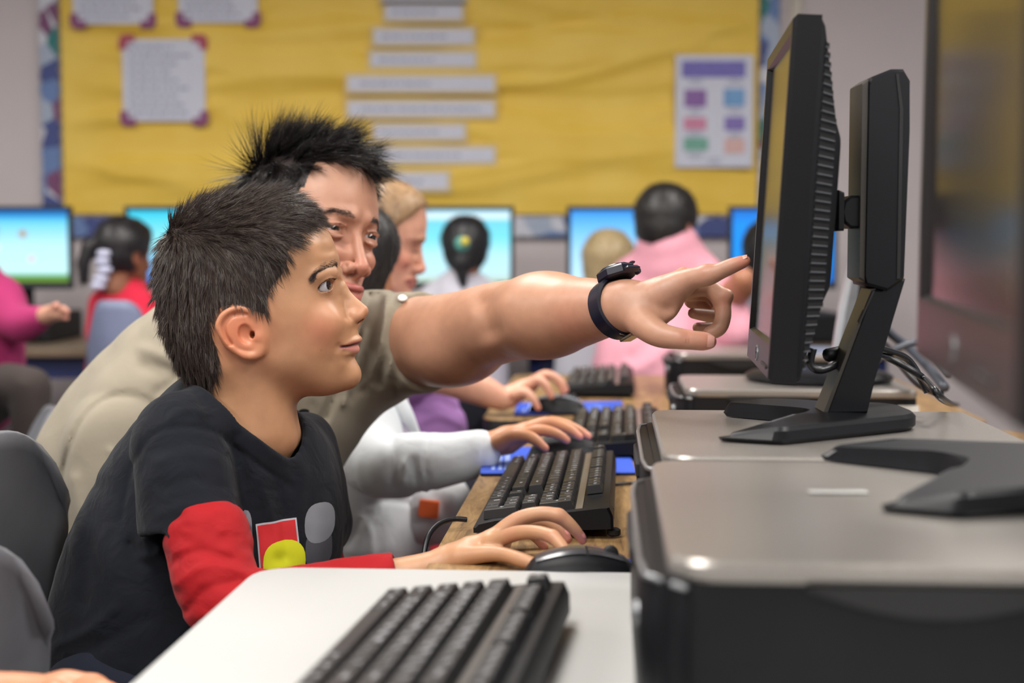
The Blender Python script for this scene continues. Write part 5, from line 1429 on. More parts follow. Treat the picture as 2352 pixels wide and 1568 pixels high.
lo, hi = bbox_of([cF], .02); sdf_obj('undershirt_sleeve', lambda X: s_chain(X, cF), lo, hi, .005, m_red, boy)
sdf_obj('jeans', jeans, (-.60, 1.40, .28), (-.06, 1.92, .66), .009, m_jean, boy)
# plain print on the chest: a red square, a yellow and two grey shapes, following the cloth
from mathutils.bvhtree import BVHTree
def bvh_of(o): 
    me = o.data; return BVHTree.FromPolygons([v.co[:] for v in me.vertices], [p.vertices[:] for p in me.polygons])
tee_bvh = bvh_of(tee_o)
def decal(name, outline, base, mat, parent, direction, bvh, off=.0008, step=5.0):
    """a patch of thin print: photo-scale outline dropped on the cloth along direction"""
    d0 = Vector(direction).normalized(); pl = [Vector(p) for p in outline]; dn_ = []
    for p, q in zip(pl, pl[1:] + pl[:1]):
        n_ = max(1, int((q - p).length / 4)); dn_ += [p.lerp(q, k / n_) for k in range(n_)]
    cen = sum(dn_, Vector((0, 0))) / len(dn_); m = len(dn_); rings = 12; vs = []; fs = []; ok = []
    for r in range(rings + 1):
        for p in dn_:
            w_ = cen.lerp(p, max(r / rings, .001)); o = P(w_.x, w_.y, base); h = bvh.ray_cast(o - d0 * .5, d0)
            ok.append(h[0] is not None); vs.append((h[0] - d0 * off) if h[0] is not None else o)
    for r in range(rings):
        for k in range(m):
            q = (r * m + k, r * m + (k + 1) % m, (r + 1) * m + (k + 1) % m, (r + 1) * m + k)
            if all(ok[i] for i in q): fs.append(q)
    if not fs: return None
    me = MB().add(vs, fs).mesh(name); me.materials.append(mat); o = link(name, me, None, None, True)
    o.parent = parent; o.matrix_parent_inverse = Matrix.Identity(4); return o
def oval(cx_, cy_, a, b, n=20, e=1.0): return [(cx_ + a * math.copysign(abs(math.cos(t * 2 * math.pi / n)) ** e, math.cos(t * 2 * math.pi / n)), cy_ + b * math.copysign(abs(math.sin(t * 2 * math.pi / n)) ** e, math.sin(t * 2 * math.pi / n))) for t in range(n)]
dr = (-.05, 1, 0)
m_pr = plain('print_red', (196, 34, 40), .7); m_py = plain('print_yellow', (204, 206, 22), .7); m_pg = plain('print_grey', (128, 130, 138), .7); m_pd = plain('print_dark_grey', (74, 74, 82), .7); m_pw = plain('print_silver', (176, 178, 186), .6)
decal('shirt_print', [(592, 1196), (680, 1190), (694, 1310), (604, 1330)], 1.6, m_pw, tee_o, dr, tee_bvh, .0006, 3)
decal('shirt_print', [(596, 1200), (677, 1194), (690, 1310), (608, 1330)], 1.6, m_pr, tee_o, dr, tee_bvh, .0012, 3)
decal('shirt_print', oval(655, 1288, 46, 50, 24, .8), 1.6, m_py, tee_o, dr, tee_bvh, .0018, 3)
decal('shirt_print', oval(568, 1225, 17, 62, 20, .7), 1.6, m_pg, tee_o, dr, tee_bvh, .0006, 3)
decal('shirt_print', oval(730, 1210, 32, 46, 24, .8), 1.6, m_pg, tee_o, dr, tee_bvh, .0006, 3)
decal('shirt_print', oval(728, 1270, 28, 40, 20, .6), 1.6, m_pd, tee_o, dr, tee_bvh, .0005, 3)

# ------------------------------------------------------------------ generic grown-up / child head (local: x forward, y to its left, z up, eyes at z 0)
RIM = [(0, .118, .07), (-.045, .112, .07), (-.085, .083, .068), (-.102, .035, .066), (-.098, -.015, .06), (-.080, -.058, .05), (-.05, -.085, .045), (0, -.095, .045), (.04, -.108, .045), (.072, -.120, .034), (.090, -.119, .026), (.097, -.108, .022), (.0945, -.094, .022), (.0955, -.083, .023), (.0965, -.072, .023), (.093, -.058, .022), (.090, -.040, .02), (.0885, -.020, .018), (.0885, -.002, .020), (.0945, .014, .03), (.096, .030, .036), (.093, .055, .042), (.081, .082, .05), (.055, .105, .06), (.03, .115, .066)]
INN = [(-.01, .05, .0775), (-.05, .04, .072), (.03, .05, .070), (.055, .035, .0615), (.075, .03, .046), (.04, .085, .052), (-.03, .085, .058), (0, 0, .073), (.04, 0, .068), (.062, .0, .054), (.076, .004, .037), (.06, -.022, .057), (.072, -.024, .044), (.08, -.03, .032), (.03, -.035, .066), (.05, -.05, .054), (.068, -.05, .040), (.081, -.052, .026), (.0, -.06, .060), (.03, -.075, .054), (.055, -.08, .042), (.075, -.078, .029), (.086, -.078, .020), (.045, -.1, .036), (.075, -.1, .024), (.085, -.108, .018), (-.06, -.03, .058), (-.085, .01, .04), (-.08, .06, .04)]
HFg = HeadField(RIM, INN)
def gen_head(X, smile=0., lo=False, squint=0.):
    S = X.copy(); S[:, 1] = -np.abs(S[:, 1]); v = lambda u, w, z: (u, -w, z)
    d = HFg.d(X)
    d = smin(d, s_chain(X, dense([(v(.088, 0, .002), .005), (v(.094, 0, -.016), .006), (v(.101, 0, -.032), .0068), (v(.1055, 0, -.0445), .0092)], 4)), .010)
    d = smin(d, s_ell(S, v(.0955, .0135, -.047), (.0105, .0072, .0082)), .005)
    d = smin(d, s_cap(X, v(.104, 0, -.053), v(.096, 0, -.058), .0045, .004), .005)
    d = smin(d, s_cap(S, v(.091, .012, .018), v(.070, .045, .017), .005, .003), .014)
    d = smax(d, -s_ell(S, v(.094, .0315, -.001), (.011, .015, .0105)), .011)
    if not lo:
        ec = v(.0745, .0315, -.001)
        d = smin(d, s_sph(S, ec, .0133), .007)
        d = smin(d, s_chain(S, dense([(v(.0880, .0185, .004), .0010), (v(.0890, .031, .0062), .0012), (v(.0825, .045, .0035), .0010)], 4)), .004)
        d = smin(d, s_chain(S, dense([(v(.0865, .019, -.0085), .0012), (v(.0865, .031, -.0115), .0020), (v(.080, .044, -.0085), .0012)], 4)), .006)
        h = .0048 - .0023 * squint
        d = smax(d, -np.maximum(s_ell(S, v(.089, .0315, -.0012), (.012, .0140, h), Matrix.Rotation(.10, 3, 'X')), -(s_sph(S, ec, .0102))), .0008)
        d = smax(d, -s_ell(S, v(.1015, .0066, -.0555), (.0052, .0034, .0028)), .0015)
    wd = .0245 + .006 * smile; up = .004 * smile
    d = smin(d, s_chain(S, dense([(v(.0975, 0, -.0715), .0048), (v(.096, .008, -.071), .0046), (v(.089, .018, -.0735 + up), .0034), (v(.080, wd, -.0765 + up * 1.6), .0015)], 4)), .004)
    d = smin(d, s_chain(S, dense([(v(.095, 0, -.0835), .0056), (v(.0935, .008, -.0835), .0052), (v(.087, .017, -.082 + up), .0040), (v(.080, wd, -.0775 + up * 1.6), .0015)], 4)), .004)
    d = smax(d, -s_chain(S, dense([(v(.103, 0, -.0775), .0009), (v(.0995, .009, -.0775), .0009), (v(.092, .018, -.0775 + up), .0009), (v(.082, wd + .002, -.077 + up * 1.7), .0009)], 4)), .0018)
    d = smin(d, s_ell(S, v(.069 + .002 * smile, .034, -.032), (.014, .0135, .0125)), .014)
    if smile: d = smax(d, -s_chain(S, dense([(v(.096, .019, -.046), .002), (v(.0905, .029, -.060), .0022), (v(.084, .034, -.074), .0015)], 4)), .007)
    # ears
    e = s_ell(S, v(-.004, .0745, -.018), (.019, .005, .031), Matrix.Rotation(.25, 3, 'Z') @ Matrix.Rotation(-.15, 3, 'Y'))
    e = smin(e, s_chain(S, dense([(v(.010, .072, -.004), .003), (v(.006, .075, .010), .0035), (v(-.008, .079, .013), .0035), (v(-.021, .081, .002), .0035), (v(-.021, .080, -.018), .0035), (v(-.011, .076, -.036), .0035), (v(.004, .071, -.046), .004)], 4)), .003)
    e = smax(e, -s_ell(S, v(-.003, .082, -.016), (.009, .0065, .015)), .003)
    d = smin(d, e, .005)
    return d
def gen_col(X, base, lip=(176, 100, 92), lipw=1., smile=0.):
    S = X.copy(); S[:, 1] = -np.abs(S[:, 1]); v = lambda u, w, z: (u, -w, z); n = len(X)
    col = np.tile(np.array(srgb(*base)[:3]), (n, 1)); r = [min(255, base[0] + 6), base[1] * .76, base[2] * .76]
    col = mixc(col, r, .45 * gauss(S, v(.07, .042, -.035), (.02, .022, .02)) + .5 * gauss(X, v(.108, 0, -.046), (.016, .016, .012)) + .4 * gauss(S, v(0, .078, -.015), (.03, .02, .035)))
    up = .004 * smile; wd = .0245 + .006 * smile
    a = s_chain(S, dense([(v(.0975, 0, -.0715), .0048), (v(.096, .008, -.071), .0046), (v(.089, .018, -.0735 + up), .0034), (v(.080, wd, -.0765 + up * 1.6), .0015)], 4))
    b = s_chain(S, dense([(v(.095, 0, -.0835), .0056), (v(.0935, .008, -.0835), .0052), (v(.087, .017, -.082 + up), .0040), (v(.080, wd, -.0775 + up * 1.6), .0015)], 4))
    col = mixc(col, lip, np.clip(1 - (np.minimum(a, b) - .0002) / .0014, 0, 1) * .85 * lipw)
    sl = s_chain(S, dense([(v(.103, 0, -.0775), .0009), (v(.0995, .009, -.0775), .0009), (v(.092, .018, -.0775 + up), .0009), (v(.082, wd + .002, -.077 + up * 1.7), .0009)], 4))
    col = mixc(col, (70, 30, 28), np.clip(1 - sl / .0014, 0, 1))
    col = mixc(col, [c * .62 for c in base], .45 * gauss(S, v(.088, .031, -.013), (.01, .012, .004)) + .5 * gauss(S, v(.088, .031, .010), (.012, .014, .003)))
    col = mixc(col, (60, 30, 26), .9 * gauss(S, v(.1015, .0066, -.0565), (.005, .0032, .003)))
    return col

# ------------------------------------------------------------------ the man
def head_rot(yaw, pitch, roll):
    return Matrix.Rotation(yaw, 3, 'Z') @ Matrix.Rotation(-pitch, 3, 'Y') @ Matrix.Rotation(roll, 3, 'X')
DM_ = 1.90
HS = 1.06
Rm_ = head_rot(math.radians(-41), math.radians(1), math.radians(-10))
m_org = P(811, 533, DM_) - Rm_ @ Vector((.082 * HS, 0, 0))
Mman = Matrix.Translation(m_org) @ Rm_.to_4x4() @ Matrix.Scale(HS, 4)
man = empty('person', (m_org.x - .1, 2.0, 0), 0, 'man in a khaki polo shirt with spiky black hair, pointing at the monitor', 'person')
SKM = (184, 138, 114)
m_skm = skin_mat('man_skin', .3)
def man_head(X):
    d = gen_head(X, 1., False, 1.)
    return smin(d, s_chain(X, [((-.02, 0, -.05), .056), ((-.045, 0, -.13), .060), ((-.075, 0, -.20), .068)]), .02)
mv, mq = surface(man_head, (-.15, -.11, -.22), (.13, .11, .13), .0015); mv = relax(mv, mq, 1, .35)
def man_hairmask(p):
    u, w, v = p[:, 0], np.abs(p[:, 1]), p[:, 2]
    hl = .083 - .10 * np.clip(w - .035, 0, 1)            # hairline height at the front
    front = (v > np.where(u > .045, hl - .35 * w * 0, -1)) 
    side = (u < .050 - .35 * np.clip(.05 - v, 0, .2)) & (v > -.03)
    back = (u < -.02) & (v > -.075)
    m = ((u > .045) & (v > hl)) | ((u <= .052) & (v > .045)) | (side & (v <= .05)) | back
    ear = (w > .066) & (np.hypot((u + .004) / .024, (v + .018) / .034) < 1)
    return m & ~ear
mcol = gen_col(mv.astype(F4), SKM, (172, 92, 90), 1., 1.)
mcol = mixc(mcol, (186, 116, 98), .25 * gauss(mv.astype(F4), (.08, 0, -.02), (.05, .06, .05)))
hmk = man_hairmask(mv); mcol[hmk] = np.array(srgb(46, 36, 34)[:3])
mw = mv @ (np.array(Rm_).T * HS) + np.array(m_org)
# arm with the pointing hand
arm = dense([(P(850, 800, 2.06), .066), (P(900, 790, 2.03), .065), (P(980, 782, 1.985), .0615), (P(1060, 768, 1.93), .0575), (P(1130, 745, 1.88), .0535), (P(1200, 732, 1.83), .0505), (P(1290, 722, 1.77), .0465), (P(1360, 712, 1.71), .0375), (P(1410, 705, 1.67), .0295), (P(1445, 702, 1.648), .0265)], 4)
def M_(px, py, d, r): return (P(px, py, d), r / FPX * d)
h_palm1 = dense([M_(1440, 702, 1.648, 50), M_(1480, 696, 1.635, 46), M_(1530, 672, 1.625, 40), M_(1565, 654, 1.62, 31)], 4)
h_palm2 = dense([M_(1445, 706, 1.660, 46), M_(1500, 694, 1.665, 42), M_(1556, 662, 1.675, 30), M_(1592, 660, 1.68, 24)], 4)
h_idx = dense([M_(1560, 652, 1.620, 29), M_(1595, 638, 1.610, 25), M_(1626, 634, 1.603, 22.5), M_(1655, 622, 1.598, 19.5), M_(1682, 610, 1.594, 18), M_(1705, 601.5, 1.592, 15), M_(1712, 599, 1.591, 12.5)], 5)
h_thm = dense([M_(1462, 728, 1.625, 34), M_(1490, 752, 1.605, 34), M_(1520, 770, 1.59, 29), M_(1558, 777, 1.58, 25), M_(1590, 781, 1.577, 22.5), M_(1614, 783, 1.576, 22), M_(1628, 784, 1.576, 18)], 5)
h_mid = dense([M_(1585, 660, 1.655, 25), M_(1625, 660, 1.66, 22), M_(1652, 683, 1.655, 21.5), M_(1661, 720, 1.65, 19), M_(1652, 752, 1.645, 18.5), M_(1630, 765, 1.645, 16)], 5)
h_rng = dense([M_(1592, 668, 1.69, 22), M_(1634, 676, 1.70, 20), M_(1654, 704, 1.70, 18), M_(1640, 724, 1.69, 16), M_(1612, 722, 1.68, 14.5), M_(1592, 719, 1.672, 12.5)], 5)
h_pin = dense([M_(1590, 690, 1.71, 19), M_(1630, 712, 1.72, 17), M_(1645, 742, 1.715, 15), M_(1628, 752, 1.705, 14), M_(1602, 752, 1.695, 12)], 5)
def man_arm(X):
    d = s_chain(X, arm, .004)
    d = smin(d, s_ell(X, P(1245, 722, 1.79), (.055, .05, .048)), .03)                       # forearm muscle
    d = smin(d, s_ell(X, P(1040, 800, 1.945), (.065, .06, .048)), .03)
    uv = proj_px(X); d = d + .0062 * np.exp(-(path_dist(uv, [(1112, 700), (1120, 725), (1130, 752)]) / 26) ** 2) * (X[:, 1] < 1.88)   # elbow crease
    d = d - .002 * np.exp(-(np.linalg.norm((uv - np.array([1112, 800])) / np.array([30, 22]), axis=1)) ** 2)
    return d
def man_hand(X):
    d = man_arm(X)
    d = smin(d, s_chain(X, h_palm1), .016); d = smin(d, s_chain(X, h_palm2), .016)
    d = smin(d, s_cap(X, P(1560, 660, 1.65), P(1585, 672, 1.70), .013, .010), .010)
    d = smin(d, s_chain(X, h_thm), .012)
    d = smin(d, s_chain(X, dense([M_(1478, 738, 1.618, 22), M_(1540, 725, 1.615, 9), M_(1552, 700, 1.62, 9)], 4)), .014)   # web
    for c in (h_idx, h_mid, h_rng, h_pin): d = smin(d, s_chain(X, c), .005)
    d = smin(d, s_sph(X, P(1572, 629, 1.632), .0085), .008); d = smin(d, s_sph(X, P(1590, 640, 1.66), .008), .008)     # knuckles
    d = smin(d, s_sph(X, P(1624, 626, 1.604), .0098), .006); d = smin(d, s_sph(X, P(1668, 680, 1.652), .0088), .005)
    d = smin(d, s_cap(X, P(1480, 660, 1.63), P(1565, 634, 1.63), .004, .004), .010)                                      # tendon
    # creases over the thumb and index joints
    uv = proj_px(X); near = X[:, 1] < 1.615
    for path, w in (([(1573, 762), (1578, 775), (1576, 790)], 1.6), ([(1579, 764), (1584, 777), (1582, 792)], 1.6), ([(1567, 766), (1571, 780)], 1.5), ([(1617, 612), (1621, 620)], 1.5), ([(1624, 610), (1628, 618)], 1.5), ([(1667, 604), (1670, 610)], 1.4)):
        k = near & (np.abs(uv[:, 0] - path[0][0]) < 20) & (np.abs(uv[:, 1] - path[0][1]) < 45)
        if k.any(): d[k] += .0007 * np.exp(-(path_dist(uv[k], path) / w) ** 2)
    return d
lo, hi = bbox_of([arm[6:], h_idx, h_thm, h_mid, h_rng, h_pin, h_palm1, h_palm2], .012)
v2, q2 = surface(man_hand, lo, hi, .0017); v2 = relax(v2, q2, 1, .5)
c2_ = hand_col(v2.astype(F4), [(c[-1][0], .014) for c in (h_idx, h_thm)], SKM, (206, 124, 104), [(P(1572, 625, 1.625), .012), (P(1624, 622, 1.60), .009), (P(1668, 690, 1.64), .010), (P(1575, 770, 1.57), .010), (P(1330, 740, 1.70), .03)])
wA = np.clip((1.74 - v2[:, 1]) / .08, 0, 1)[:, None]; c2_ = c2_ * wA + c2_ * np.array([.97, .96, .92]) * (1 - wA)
def polo_solid(X):
    d = s_chain(X, dense([(P(640, 760, 2.0), .078), (P(560, 840, 2.02), .125), (P(462, 945, 2.04), .160), (P(335, 1105, 2.04), .163), (P(262, 1300, 2.04), .155), (P(250, 1480, 2.04), .16)], 3))
    d = smin(d, s_cap(X, P(560, 850, 2.0), P(860, 795, 2.055), .11, .080), .05)
    d = smin(d, s_chain(X, [(P(800, 850, 2.06), .07), (P(700, 950, 2.03), .088), (P(560, 1120, 2.03), .11)]), .05)
    d = smin(d, s_chain(X, [(P(330, 960, 1.93), .073), (P(300, 1030, 1.905), .085), (P(330, 1180, 1.875), .082), (P(400, 1290, 1.87), .080)]), .035)
    sl = s_chain(X, [(P(850, 800, 2.055), .080), (P(920, 790, 2.02), .073), (P(1020, 778, 1.96), .0695)])
    sl = smax(sl, s_plane(X, P(976, 785, 1.987), (P(1060, 768, 1.93) - P(975, 785, 1.987))), .003)
    d = smin(d, sl, .02)
    return d
def polo(X):
    d = polo_solid(X)
    k = np.abs(d) < .06
    if k.any(): d[k] = polo_detail(X[k], d[k])
    return d
def polo_detail(X, d):
    d = d + folds(X, [([(128, 1230), (138, 1130), (160, 1030), (205, 945), (270, 908), (330, 915), (372, 950)], 7, .005), ([(140, 1150), (165, 1235), (200, 1290)], 12, .010), ([(170, 1100), (190, 1200), (215, 1260)], 14, -.006),
                      ([(255, 1035), (280, 1080), (290, 1110)], 9, -.005), ([(330, 840), (380, 850), (420, 870)], 14, .006), ([(360, 900), (395, 880), (420, 850)], 9, .005), ([(330, 800), (380, 820), (420, 840)], 14, -.005),
                      ([(850, 680), (815, 790), (770, 900), (745, 960)], 8, .009), ([(868, 680), (845, 800), (805, 910)], 8, .008), ([(888, 680), (874, 790), (850, 890)], 7, -.006), ([(835, 760), (812, 860), (790, 930)], 7, -.007), ([(905, 680), (892, 790), (870, 880)], 7, .008), ([(925, 680), (908, 790), (892, 860)], 6, -.004), ([(895, 790), (860, 870), (830, 900)], 7, .007),
                      ([(948, 672), (925, 780), (905, 905)], 5, .003), ([(720, 930), (735, 990), (748, 1030)], 8, .003)], 2.06)
    d = d + .0035 * vnoise(X * np.array([1, 1, .6], F4), 11, 8, 2)
    cuff = np.maximum(man_arm(X) - .0042, s_plane(X, P(976, 785, 1.987), (P(1060, 768, 1.93) - P(975, 785, 1.987))))
    d = smin(d, cuff, .003)
    return smax(d, -s_chain(X, [(P(700, 640, 1.96), .075), (P(670, 760, 1.97), .070)]), .008)
def trousers(X): return smin(s_chain(X, [(P(260, 1500, 1.93), .13), (P(640, 1520, 1.92), .095), (P(700, 1900, 1.95), .075)]), s_chain(X, [(P(260, 1500, 2.12), .13), (P(640, 1520, 2.12), .095), (P(700, 1900, 2.12), .075)]), .04)
def man_trunk(X):
    d = s_chain(X, [(P(620, 760, 1.99), .075), (P(470, 940, 2.02), .12), (P(330, 1110, 2.02), .12), (P(250, 1320, 2.02), .12), (P(230, 1480, 2.02), .13)])
    d = smin(d, s_chain(X, [(P(310, 1010, 1.90), .055), (P(350, 1200, 1.87), .05), (P(480, 1420, 1.87), .042), (P(640, 1500, 1.9), .036)]), .03)
    d = smin(d, s_cap(X, P(560, 850, 2.0), P(850, 800, 2.06), .09, .06), .05)
    d = smin(d, s_chain(X, [(P(260, 1500, 1.93), .09), (P(640, 1520, 1.92), .075), (P(700, 1900, 1.95), .055)]), .05)
    return smin(d, s_chain(X, [(P(260, 1500, 2.1), .09), (P(640, 1520, 2.12), .075), (P(700, 1900, 2.12), .055)]), .05)
v4, q4 = surface(lambda X: np.maximum(man_trunk(X), np.minimum(polo_solid(X), trousers(X)) + .011), (-.78, 1.66, .2), (-.1, 2.3, 1.06), .010)
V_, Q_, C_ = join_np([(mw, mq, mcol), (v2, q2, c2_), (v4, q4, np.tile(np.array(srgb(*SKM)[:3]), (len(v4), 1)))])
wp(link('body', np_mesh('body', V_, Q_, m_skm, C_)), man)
nail(h_idx, 0, 0, man, (-.15, -.45, 1), (206, 150, 130), .0003, 1.5)
nail(h_thm, 0, 0, man, (.0, -1, .12), (206, 152, 138), .0006, 1.35)
m_eyem = eye_mat('man_eye', (26, 17, 15), 1.22)
for s_ in (1, -1):
    eyeball(Mman @ Vector((.0745, .0315 * s_, -.001)), Rm_ @ Vector((1, -.10, .0)), .0122 * HS, man, m_eyem)
m_hm = hair_mat('man_hair', (26, 21, 21), .34); m_brm = hair_mat('man_brow', (38, 28, 26), .5)
I4 = Matrix.Identity(4)
for s_ in (1, -1):
    sp = [on_surf(man_head, (.09, .013 * s_, .0165), (1, 0, 0)), on_surf(man_head, (.088, .026 * s_, .0195), (1, .2 * s_, 0)), on_surf(man_head, (.08, .040 * s_, .0185), (.8, .6 * s_, 0)), on_surf(man_head, (.072, .050 * s_, .0125), (.7, .7 * s_, 0))]
    brow_hairs('eyebrow', sp, 420, .0075, .0050, man, m_brm, Mman, 3, (-.2, .3 * s_, .3), (.9, .2 * s_, 0), .00014)
    lash = [Vector(p) for p in [(.090, .019 * s_, .0035), (.0925, .031 * s_, .0045), (.084, .0455 * s_, .0020)]]
    brow_hairs('upper_lashes', lash, 60, .0045, .0003, man, m_brm, Mman, 5, (1.2, .3 * s_, -.3), (.8, 0, .1), .00014)
fm = mv[mq].mean(1); hmF = man_hairmask(fm)
def man_flow(p, n):
    u, v = p[:, 0], p[:, 2]; top = np.clip((v - .055) / .03, 0, 1)[:, None]
    f = np.array([[.95, .25, .15]]) * top + np.array([[-.25, 0, -1.]]) * (1 - top); f = f - n * (f * n).sum(1, keepdims=True)
    return f / np.maximum(np.linalg.norm(f, axis=1, keepdims=True), 1e-6)
def man_len(p):
    u, v = p[:, 0], p[:, 2]; top = np.clip((v - .06) / .03, 0, 1); return .012 + .048 * top + .062 * np.clip((-u - .045) / .03, 0, 1) * np.clip((v - .015) / .03, 0, 1) * (1 - .5 * top)
def man_stand(p):
    v = p[:, 2]; u = p[:, 0]; return .34 + .36 * np.clip((v - .06) / .04, 0, 1) + .5 * np.clip((u - .04) / .03, 0, 1) * np.clip((v - .06) / .03, 0, 1) + .9 * np.clip((-u - .06) / .03, 0, 1) * np.clip((v - .0) / .03, 0, 1)
hair_m = comb('hair', mv, mq, hmF, 18000, man_flow, man_len, Mman, m_hm, man, 21, stand=man_stand, clump=.50, jit=.07, rad=.00042, segs=5, curl=.22, lift=.12, cell=.011, gather=.75)
# ---- polo shirt
m_polo = cloth_mat('khaki_polo', (148, 139, 123), .85, 1300, .04, .35, 14)
m_polod = cloth_mat('khaki_band', (166, 154, 132), .85, 1300)
pvv, pqq = surface(polo, (-.80, 1.62, .52), (-.06, 2.28, 1.10), .0042); pvv = relax(pvv, pqq, 2, .5)
polo_o = wp(link('polo_shirt', np_mesh('polo_shirt', pvv, pqq, m_polo)), man)
pbv = bvh_of(polo_o)
for nm, px, py, r_, mt in (('shirt_badge', 704, 940, 9, m_blackm), ('shirt_badge', 712, 957, 8, plain('badge_orange', (214, 110, 40), .7)), ('shirt_badge', 738, 970, 7, m_blackm)):
    decal(nm, oval(px, py, r_ * 1.3, r_ * .7, 16), 1.95, mt, polo_o, (0, 1, 0), pbv, .001, 2)
bt = P(915, 682, 2.0); MB().lathe([(.006, 0), (.007, .001), (.006, .0025), (.003, .002)], (0, 0, 0), 16, Matrix.Rotation(math.radians(35), 3, 'X')).build('button', plain('white_button', (226, 226, 220), .3), None, True)
bo = bpy.data.objects['button']; h = pbv.ray_cast(P(915, 690, 1.9) - Vector((0, .3, 0)), Vector((0, 1, -.0)))
if h[0] is not None: bo.location = h[0]
wp(bo, man)
m_chino = cloth_mat('dark_trousers', (52, 48, 44), .85)
sdf_obj('trousers', trousers, (-.82, 1.7, .16), (-.1, 2.36, .68), .011, m_chino, man)
# ---- wrist watch
wt = empty('wrist_watch', P(1428, 706, 1.655), 0, 'chunky dark blue digital wrist watch on the pointing arm', 'watch')
m_str = plain('navy_resin', (20, 22, 40), .35, var=.1); m_strl = plain('navy_resin_lit', (44, 48, 64), .28); m_wm = plain('watch_metal', (150, 140, 126), .25, metal=.8)  # lit copy of the navy resin: the light is in its colour
ax = (arm[-1][0] - arm[-6][0]).normalized(); ctr = P(1420, 706, 1.664); upv = Vector((0, 0, 1)); upv = (upv - ax * upv.dot(ax)).normalized(); sdv = ax.cross(upv)
tilt_ax = (ax * .96 + Vector((-.05, 0, .28))).normalized()
ax2 = tilt_ax; up2 = (upv - ax2 * upv.dot(ax2)).normalized(); sd2 = ax2.cross(up2); RW_ = Matrix((ax2, sd2, up2)).transposed()
RU, RS = .0335, .0325
V = []; F = []; n = 48; prof = [(-.0105, .0), (-.0095, .0035), (.0095, .0035), (.0105, .0), (.0095, -.0005), (-.0095, -.0005)]
for k in range(n):
    a = 2 * math.pi * k / n; rad = Vector((0, math.cos(a) * RS, math.sin(a) * RU)); nr = Vector((0, math.cos(a), math.sin(a)))
    for (x, r) in prof:
        wv = 1 + .25 * max(0, math.sin(a)); V.append(RW_ @ (Vector((x * wv, 0, 0)) + rad + nr * r) + ctr)
for k in range(n):
    for j in range(6): F.append((k * 6 + j, k * 6 + (j + 1) % 6, ((k + 1) % n) * 6 + (j + 1) % 6, ((k + 1) % n) * 6 + j))
wp(MB().add(V, F).build('strap', m_str, None, auto=40), wt)
case_c = ctr + up2 * (RU + .0035) + ax2 * .010
def wb(name, c, d, mat, bev=.002, R=RW_, c0=None):
    o = MB().box((c0 or case_c) + RW_ @ Vector(c), d, R, bev=bev).build(name, mat, None, auto=40); return wp(o, wt)
cs_ = MB(); oc = [(.0275 * math.cos(a * math.pi / 4 + math.pi / 8), .022 * math.sin(a * math.pi / 4 + math.pi / 8)) for a in range(8)]
cs_.prism(oc, -.006, .006, bev=.0022, R=RW_, c=case_c); wp(cs_.build('watch_case', m_str, None, auto=30), wt)
rg = MB(); oc2 = [(.0215 * math.cos(a * math.pi / 6), .018 * math.sin(a * math.pi / 6)) for a in range(12)]
rg.prism(oc2, .0055, .0085, bev=.0012, R=RW_, c=case_c); wp(rg.build('bezel', m_strl, None, auto=30), wt)
wb('display', (0, 0, .0087), (.020, .018, .001), m_screen_off, .0003)
for x_, z_ in ((-.016, -.001), (-.001, -.001), (.014, -.001)): wb('side_button', (x_, -.0215, z_), (.009, .005, .0075), m_strl, .0018)
for x_ in (-.018, -.009, .001, .009, .018): wb('bezel_lug', (x_, -.013, .0085), (.006, .006, .003), m_strl if x_ != .001 else m_wm, .001)
wb('strap_lug', (-.031, -.004, -.004), (.016, .026, .011), m_strl, .003); wb('strap_lug', (.029, -.002, -.003), (.010, .020, .007), m_str, .003)
wb('strap_keeper', (-.001, -.0355, -.050), (.023, .004, .006), m_strl, .001)
wp(MB().tube([RW_ @ Vector((.0085, math.cos(a) * (RS + .004), math.sin(a) * (RU + .004))) + ctr for a in [math.pi + .35 + k * .2 for k in range(9)]], .0006, 5).build('edge_line', m_wm, None, True), wt)
wb('buckle', (0, .0, -.077), (.024, .016, .004), m_wm, .001)
